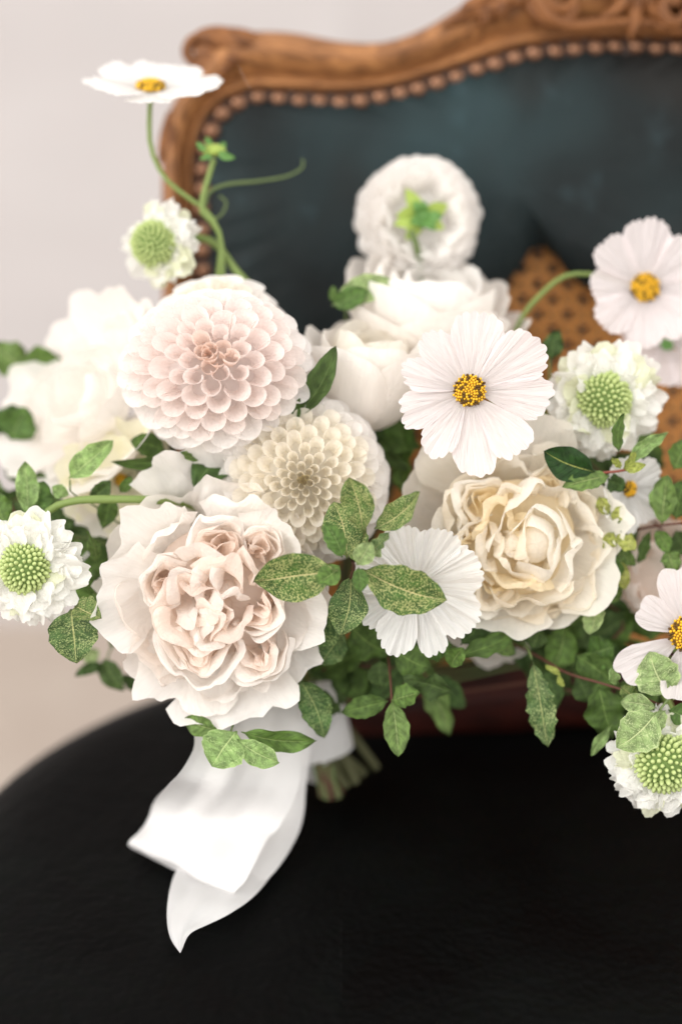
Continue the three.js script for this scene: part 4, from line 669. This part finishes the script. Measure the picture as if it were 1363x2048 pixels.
sprig('pale_leaf', 'pale green leaves tucked on top of the round white rose bud', [V(0.0023, 0.7064, -0.1018), V(0.0023, 0.6807, -0.1119), V(-0.006, 0.6189, -0.1052)], [
  [V(-0.0051, 0.7051, -0.0957), V(0.0263, 0.7189, -0.0966), 0.0153, 'p', { wave: 0.06, shape: 1.1 }], [V(-0.0046, 0.7048, -0.0966), V(0.0126, 0.7154, -0.0906), 0.0123, 'g', { wave: 0.05 }], [V(-0.0036, 0.705, -0.1012), V(-0.0046, 0.7136, -0.1052), 0.0049, 'g', {}],
], {});
sprig('green_sprig', 'wavy leaves hanging over the top of the white ribbon', [V(-0.0543, 0.53, 0.0422), V(-0.0529, 0.5307, 0.0331), V(-0.0428, 0.5144, -0.0123)], [
  [V(-0.0511, 0.5322, 0.0456), V(-0.063, 0.5195, 0.0581), 0.0227, 'p', { wave: 0.06, shape: 0.95, fold: 0.1 }], [V(-0.051, 0.5297, 0.049), V(-0.0306, 0.522, 0.0592), 0.0133, 'p', { wave: 0.10, waves: 2 }], [V(-0.0491, 0.5318, 0.0458), V(-0.0118, 0.5247, 0.0447), 0.0123, 'g', { wave: 0.14, waves: 2, roll: -0.3, shape: 1.0 }], [V(-0.0598, 0.53, 0.0422), V(-0.0783, 0.5343, 0.038), 0.0108, 'g', { wave: 0.1 }],
], { r: 0.0009 });
sprig('variegated_sprig', 'drooping wavy speckled leaf beside the blush rose over the ribbon', [V(-0.0196, 0.5447, 0.0177), V(-0.0185, 0.5414, -0.0028), V(-0.014, 0.5088, -0.0317)], [
  [V(-0.0205, 0.5457, 0.0195), V(-0.0079, 0.5214, 0.0352), 0.0163, 'w', { wave: 0.18, waves: 3, shape: 0.85, curl: 0.1 }], [V(-0.017, 0.5372, 0.0102), V(-0.0004, 0.5126, -0.0004), 0.0148, 'd', {}],
], {});
sprig('green_sprig', 'bright green leaves dangling below the saucer cosmos, one hanging lowest', [V(0.0254, 0.5386, 0.0294), V(0.0249, 0.5447, 0.0177), V(0.0229, 0.5484, -0.0061), V(0.0102, 0.5504, -0.0291)], [
  [V(0.0254, 0.5402, 0.0286), V(0.0288, 0.5188, 0.0474), 0.0133, 'g', { wave: 0.03, shape: 1.05, fold: 0.15 }], [V(0.0237, 0.5382, 0.0274), V(0.0001, 0.5332, 0.0297), 0.0118, 'd', { wave: 0.16 }], [V(0.0251, 0.5393, 0.0291), V(0.0389, 0.5454, 0.0306), 0.0123, 'g', { wave: 0.12, roll: 0.4 }], [V(0.0564, 0.5387, 0.0205), V(0.0311, 0.5497, 0.0242), 0.0138, 'd', { wave: 0.2, waves: 2, roll: 0.4 }],
  [V(0.0274, 0.5584, 0.0113), V(0.0448, 0.5524, 0.0185), 0.0172, 'd', { shape: 0.9 }], [V(0.0545, 0.5555, 0.0237), V(0.061, 0.5673, 0.0248), 0.0113, 'g', { fold: 0.5 }], [V(0.0201, 0.5488, 0.0048), V(0.0213, 0.5349, 0.0113), 0.0123, 'd', {}], [V(0.04, 0.5584, 0.0113), V(0.0564, 0.5607, 0.0103), 0.0172, 'g', {}],
], { r: 0.0009, mat: twigMat });
sprig('green_sprig', 'wavy edged green leaf between the saucer cosmos and cream rose', [V(0.0627, 0.5561, 0.0124), V(0.0565, 0.5507, -0.0072), V(0.0321, 0.5284, -0.0409)], [
  [V(0.0583, 0.5587, 0.0178), V(0.0891, 0.5704, 0.0101), 0.0108, 'd', { wave: 0.22, waves: 3, roll: 0.5 }], [V(0.0602, 0.5607, 0.0103), V(0.0745, 0.5744, 0.0017), 0.0148, 'd', { wave: 0.14, waves: 2 }], [V(0.0763, 0.5603, -0.0006), V(0.0891, 0.5511, 0.0037), 0.0099, 'g', { wave: 0.1 }],
], {});
sprig('wavy_leaf', 'long grey green leaf with scalloped edges hanging in front of the dark red rail', [V(0.0961, 0.5543, 0.0132), V(0.0942, 0.5557, 0.0015), V(0.08, 0.5431, -0.0367)], [
  [V(0.0963, 0.5548, 0.0152), V(0.1024, 0.5195, 0.0405), 0.0143, 'w', { wave: 0.16, waves: 3.4, shape: 1.1, teeth: 0.14, fold: 0.1 }], [V(0.104, 0.5416, 0.0026), V(0.1102, 0.5229, 0.0113), 0.0113, 'd', {}], [V(0.0972, 0.5534, 0.0026), V(0.1008, 0.5645, -0.0026), 0.0113, 'd', {}],
], {});
sprig('twig_with_leaves', 'red brown twig with broad leaves hanging over the dark red rail', [V(0.1601, 0.5391, 0.0335), V(0.1446, 0.5431, 0.0273), V(0.1309, 0.5433, 0.0184), V(0.1146, 0.543, 0.0075), V(0.1011, 0.5435, -0.0093), V(0.0804, 0.5358, -0.0388)], [
  [V(0.1305, 0.5398, 0.0156), V(0.1375, 0.5177, 0.0303), 0.0212, 'd', { shape: 0.85, roll: 0.2 }], [V(0.1361, 0.5251, 0.029), V(0.1258, 0.5121, 0.0373), 0.0059, 'p', { curl: 0.2 }], [V(0.1197, 0.5418, 0.008), V(0.1264, 0.5291, 0.014), 0.0128, 'd', {}], [V(0.12, 0.5501, 0.002), V(0.1414, 0.5364, 0.0128), 0.0177, 'd', { roll: -0.3 }], [V(0.116, 0.5601, -0.0115), V(0.1082, 0.5378, -0.0012), 0.0172, 'g', {}],
  [V(0.1389, 0.5482, 0.0293), V(0.1472, 0.5439, 0.0357), 0.0089, 'v', { wave: 0.2 }], [V(0.1373, 0.5476, 0.0274), V(0.1346, 0.5564, 0.0277), 0.0059, 'p', { wave: 0.2 }], [V(0.1112, 0.5465, 0.0169), V(0.1029, 0.5525, 0.0163), 0.0034, 'y', { wave: 0.2 }], [V(0.1097, 0.5469, 0.0167), V(0.112, 0.5425, 0.0209), 0.0034, 'y', {}],
  [V(0.1402, 0.5557, 0.0015), V(0.1248, 0.5511, 0.0037), 0.0172, 'g', {}], [V(0.1289, 0.5414, -0.0028), V(0.1349, 0.5223, 0.0006), 0.0197, 'd', {}],
], { r: 0.0011, mat: twigMat });
sprig('pale_leaf', 'pale sage leaves clustered beside the lowest scabiosa', [V(0.1556, 0.5448, 0.0464), V(0.1622, 0.5483, 0.0381), V(0.1734, 0.5464, 0.0059), V(0.1523, 0.5334, -0.0322)], [
  [V(0.1538, 0.545, 0.0485), V(0.1345, 0.5313, 0.0593), 0.0207, 'p', { wave: 0.03, shape: 0.9, fold: 0.12 }], [V(0.1545, 0.5446, 0.0442), V(0.1372, 0.5462, 0.0413), 0.0103, 'p', { wave: 0.08 }], [V(0.1612, 0.5478, 0.0383), V(0.151, 0.5676, 0.0313), 0.0227, 'p', { wave: 0.04, shape: 0.9 }], [V(0.1634, 0.5461, 0.0391), V(0.1708, 0.5617, 0.0319), 0.0172, 'p', {}], [V(0.1589, 0.5437, 0.0446), V(0.1504, 0.5359, 0.0549), 0.0089, 'p', {}], [V(0.161, 0.5416, 0.0412), V(0.1708, 0.5371, 0.0433), 0.0123, 'g', {}],
], { r: 0.001 });
sprig('curled_leaf', 'pale curled leaf at the cream rose, in front of dark leaves', [V(0.1325, 0.5766, -0.0082), V(0.1305, 0.5576, -0.0214), V(0.1134, 0.5284, -0.0409)], [
  [V(0.1312, 0.5784, -0.0068), V(0.1274, 0.5639, 0.0088), 0.0113, 'p', { curl: -0.25, wave: 0.05, roll: -0.4 }], [V(0.1374, 0.5719, -0.0115), V(0.1431, 0.5882, -0.0191), 0.0123, 'g', {}], [V(0.1279, 0.56, -0.0225), V(0.1121, 0.5481, -0.017), 0.0172, 'd', {}],
], {});
sprig('dark_leaf', 'dark green leaf with a bright yellow midrib on a red twig', [V(0.1451, 0.6444, -0.02), V(0.1359, 0.6431, -0.0193), V(0.1274, 0.6413, -0.0207), V(0.1341, 0.6211, -0.04), V(0.1284, 0.5607, -0.067)], [
  [V(0.1268, 0.6439, -0.0175), V(0.1001, 0.6557, -0.0164), 0.0172, 'm', { wave: 0.03, shape: 0.95, fold: 0.15 }], [V(0.1341, 0.6412, -0.0185), V(0.1103, 0.6392, -0.0109), 0.0113, 'g', { wave: 0.08, roll: -0.5 }], [V(0.1383, 0.6527, -0.0216), V(0.1397, 0.6727, -0.0243), 0.0064, 'd', { wave: 0.15, roll: 0.5 }], [V(0.1406, 0.644, -0.0198), V(0.1464, 0.6535, -0.0198), 0.0049, 'y', {}], [V(0.1413, 0.6448, -0.0179), V(0.151, 0.6486, -0.0153), 0.0054, 'y', {}], [V(0.1393, 0.6452, -0.0181), V(0.1341, 0.652, -0.0169), 0.0039, 'y', {}],
  [V(0.1334, 0.6362, -0.025), V(0.1435, 0.6328, -0.0234), 0.0099, 'd', {}], [V(0.1274, 0.6321, -0.0341), V(0.1197, 0.6229, -0.0298), 0.0099, 'd', {}], [V(0.1425, 0.6454, -0.0226), V(0.1641, 0.6607, -0.0276), 0.0084, 'p', { fold: 0.5 }],
], { r: 0.0011, mat: new THREE.MeshStandardMaterial({ color: new THREE.Color().setRGB(0.22, 0.05, 0.03), roughness: 0.6 }) });
sprig('lime_sprig', 'yellow green young shoot with small crinkled leaves beside the cream rose', [V(0.1339, 0.6259, -0.0202), V(0.1378, 0.6147, -0.0172), V(0.141, 0.6015, -0.0154), V(0.1419, 0.5765, -0.0192), V(0.1269, 0.5382, -0.0455)], [
  [V(0.1344, 0.6202, -0.0175), V(0.1298, 0.6298, -0.0176), 0.0074, 'y', { wave: 0.2 }], [V(0.1365, 0.6179, -0.0164), V(0.1418, 0.626, -0.0158), 0.0064, 'y', { wave: 0.2 }], [V(0.1385, 0.611, -0.0132), V(0.147, 0.6068, -0.0046), 0.0094, 'y', { wave: 0.25, fold: 0.4 }], [V(0.1375, 0.6124, -0.0139), V(0.1321, 0.606, -0.0086), 0.0079, 'y', { wave: 0.2 }], [V(0.139, 0.6142, -0.0147), V(0.1447, 0.6174, -0.014), 0.0074, 'v', { wave: 0.2 }], [V(0.1405, 0.5992, -0.0143), V(0.1331, 0.5881, -0.007), 0.0113, 'g', {}], [V(0.141, 0.5969, -0.0132), V(0.1451, 0.5831, -0.0068), 0.0089, 'y', {}], [V(0.1427, 0.5997, -0.019), V(0.1504, 0.5928, -0.0157), 0.0074, 'g', {}],
], { r: 0.0009 });
sprig('green_sprig', 'green leaves on a brown twig behind the small sideways cosmos', [V(0.1743, 0.6165, -0.0158), V(0.1606, 0.6108, -0.0242), V(0.1479, 0.6001, -0.0357), V(0.1284, 0.5483, -0.0612)], [
  [V(0.1629, 0.613, -0.0208), V(0.1651, 0.6377, -0.0279), 0.0148, 'g', { roll: 0.4 }], [V(0.17, 0.6153, -0.0218), V(0.1741, 0.6338, -0.0304), 0.0148, 'd', {}], [V(0.1606, 0.609, -0.0233), V(0.1663, 0.6001, -0.0136), 0.0084, 'g', {}], [V(0.1665, 0.6015, -0.0154), V(0.1697, 0.5923, -0.0067), 0.0103, 'g', { shape: 0.8 }], [V(0.159, 0.6068, -0.0278), V(0.1539, 0.5905, -0.0202), 0.0064, 'd', { twist: 0.8 }], [V(0.1696, 0.6368, -0.0363), V(0.1772, 0.6507, -0.0427), 0.0148, 'g', {}], [V(0.1729, 0.6047, -0.0323), V(0.1794, 0.5929, -0.0269), 0.0148, 'd', {}],
], { r: 0.001, mat: twigMat });
sprig('green_sprig', 'green leaf showing behind the cosmos and the dark button scabiosa', [V(0.1108, 0.6824, -0.0906), V(0.1094, 0.6499, -0.0865), V(0.0827, 0.5812, -0.0876)], [
  [V(0.1106, 0.6783, -0.0865), V(0.1145, 0.6933, -0.0913), 0.0108, 'd', {}], [V(0.1017, 0.6501, -0.0646), V(0.092, 0.6603, -0.0638), 0.0123, 'd', {}], [V(0.1075, 0.6507, -0.0703), V(0.1174, 0.6454, -0.0623), 0.0148, 'd', {}],
], {});
// ---- filler foliage deep inside the bouquet
{
  const r = rng(404);
  const F = [
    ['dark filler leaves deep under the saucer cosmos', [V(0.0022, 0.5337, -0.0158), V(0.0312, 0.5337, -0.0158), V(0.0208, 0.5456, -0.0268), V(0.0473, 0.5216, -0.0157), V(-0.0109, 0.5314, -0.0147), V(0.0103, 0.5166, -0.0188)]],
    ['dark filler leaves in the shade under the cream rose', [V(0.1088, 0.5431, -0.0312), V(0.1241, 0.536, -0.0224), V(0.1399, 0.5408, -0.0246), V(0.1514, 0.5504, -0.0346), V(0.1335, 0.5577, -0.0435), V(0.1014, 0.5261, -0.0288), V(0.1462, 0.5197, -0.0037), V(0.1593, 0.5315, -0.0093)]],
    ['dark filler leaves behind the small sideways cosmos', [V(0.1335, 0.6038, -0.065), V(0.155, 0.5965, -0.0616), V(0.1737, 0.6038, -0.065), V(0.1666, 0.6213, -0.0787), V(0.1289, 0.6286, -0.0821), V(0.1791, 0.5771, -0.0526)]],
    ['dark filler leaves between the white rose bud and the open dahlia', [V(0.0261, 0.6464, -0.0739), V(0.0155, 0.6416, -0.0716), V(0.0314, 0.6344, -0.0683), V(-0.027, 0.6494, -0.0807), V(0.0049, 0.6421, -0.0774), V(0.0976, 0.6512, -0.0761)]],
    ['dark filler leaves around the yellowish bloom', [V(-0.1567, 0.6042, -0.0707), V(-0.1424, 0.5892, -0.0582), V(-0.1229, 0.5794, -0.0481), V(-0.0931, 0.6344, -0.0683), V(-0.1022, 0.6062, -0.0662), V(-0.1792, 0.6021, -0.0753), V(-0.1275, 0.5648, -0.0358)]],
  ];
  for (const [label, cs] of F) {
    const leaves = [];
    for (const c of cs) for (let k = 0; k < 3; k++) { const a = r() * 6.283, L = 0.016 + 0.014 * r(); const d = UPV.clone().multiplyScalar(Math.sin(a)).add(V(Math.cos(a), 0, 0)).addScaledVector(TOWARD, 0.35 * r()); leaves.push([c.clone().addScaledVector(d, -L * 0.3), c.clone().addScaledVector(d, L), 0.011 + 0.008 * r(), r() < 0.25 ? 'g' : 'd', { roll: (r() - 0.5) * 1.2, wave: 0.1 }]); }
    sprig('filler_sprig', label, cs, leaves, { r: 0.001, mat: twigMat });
  }
}

// ================================================================ the ribbon
{
  const o = thing('ribbon', 'wide white silk ribbon with a folded loop and pointed tail lying on the black seat', 'ribbon', V(-0.0719, 0.437, -0.013));
  const strip = (Lp, Rp, n, m, ripple, seed) => {
    const lc = new THREE.CatmullRomCurve3(Lp, false, 'centripetal'), rc = new THREE.CatmullRomCurve3(Rp, false, 'centripetal');
    return grid(m, n, (u, v) => { const a = lc.getPoint(v), b = rc.getPoint(v), nrm = b.clone().sub(a).cross(lc.getTangent(v)).normalize(); return a.lerp(b, u).addScaledVector(nrm, ripple * (noise(u * 2.3 + seed, v * 2.6, seed) + 0.4 * noise(u * 5 + seed, v * 3, seed + 2)) * Math.sin(Math.PI * clamp(v * 0.9 + 0.08))); });
  };
  // the loop: front panel, its fold on the seat, and the panel that runs back up behind
  partWorld(o, 'front_panel', strip([V(-0.0554, 0.5244, -0.0059), V(-0.074, 0.521, 0.0177), V(-0.0751, 0.5126, 0.0327), V(-0.0837, 0.5033, 0.0481), V(-0.1021, 0.459, 0.0131), V(-0.1105, 0.451, 0.0224), V(-0.1122, 0.446, 0.0218), V(-0.1117, 0.44, 0.0167)], [V(-0.0165, 0.514, -0.0231), V(-0.0183, 0.5075, -0.0036), V(-0.0198, 0.496, 0.0073), V(-0.0238, 0.4799, 0.0204), V(-0.0349, 0.459, 0.0264), V(-0.0476, 0.451, 0.056), V(-0.054, 0.446, 0.0617), V(-0.055, 0.44, 0.0573)], 48, 26, 0.009, 3), ribbonMat);
  partWorld(o, 'back_panel', strip([V(-0.1117, 0.44, 0.0167), V(-0.1036, 0.439, -0.0011), V(-0.084, 0.44, -0.0276), V(-0.0639, 0.4904, -0.0011), V(-0.044, 0.5012, -0.0337)], [V(-0.055, 0.44, 0.0573), V(-0.0354, 0.441, 0.0415), V(-0.0227, 0.449, 0.0162), V(-0.019, 0.4683, 0.0037), V(-0.016, 0.487, -0.0161), V(-0.0114, 0.4986, -0.038)], 36, 22, 0.005, 9), ribbonMat);
  partWorld(o, 'tail', strip([V(-0.0601, 0.44, -0.047), V(-0.0756, 0.44, 0.0093), V(-0.085, 0.441, 0.0356), V(-0.0869, 0.445, 0.062), V(-0.0862, 0.444, 0.0802), V(-0.0831, 0.442, 0.0928), V(-0.0783, 0.439, 0.0988)], [V(-0.0227, 0.44, -0.0276), V(-0.032, 0.44, 0.0267), V(-0.0436, 0.443, 0.0595), V(-0.0546, 0.447, 0.077), V(-0.067, 0.445, 0.0853), V(-0.0745, 0.443, 0.0903), V(-0.0779, 0.439, 0.0981)], 40, 18, 0.003, 5), ribbonMat);
  partWorld(o, 'tail', strip([V(-0.0218, 0.5164, -0.0243), V(-0.0168, 0.4913, -0.0291), V(-0.0192, 0.471, -0.0307), V(-0.0217, 0.447, -0.0368)], [V(-0.0036, 0.5163, -0.0297), V(0.0018, 0.4936, -0.0357), V(-0.0048, 0.4682, -0.0349), V(-0.0117, 0.443, -0.0377)], 26, 14, 0.004, 12), ribbonMat);
  const wrap = []; for (let k = 0; k < 3; k++) { const c = TIE.clone().lerp(END, 0.02 + 0.12 * k), d = END.clone().sub(TIE).normalize(), s = d.clone().cross(TOWARD).normalize(), n = s.clone().cross(d); wrap.push(grid(28, 5, (u, v) => { const a = u * Math.PI * 2; return c.clone().addScaledVector(d, (v - 0.5) * 0.02 + 0.004 * Math.sin(a)).addScaledVector(s, Math.cos(a) * (0.0165 + 0.0006 * k)).addScaledVector(n, Math.sin(a) * (0.0125 + 0.0006 * k)); })); }
  for (const g of wrap) partWorld(o, 'wrap', g, ribbonMat);
}

renderer.render(scene, camera);
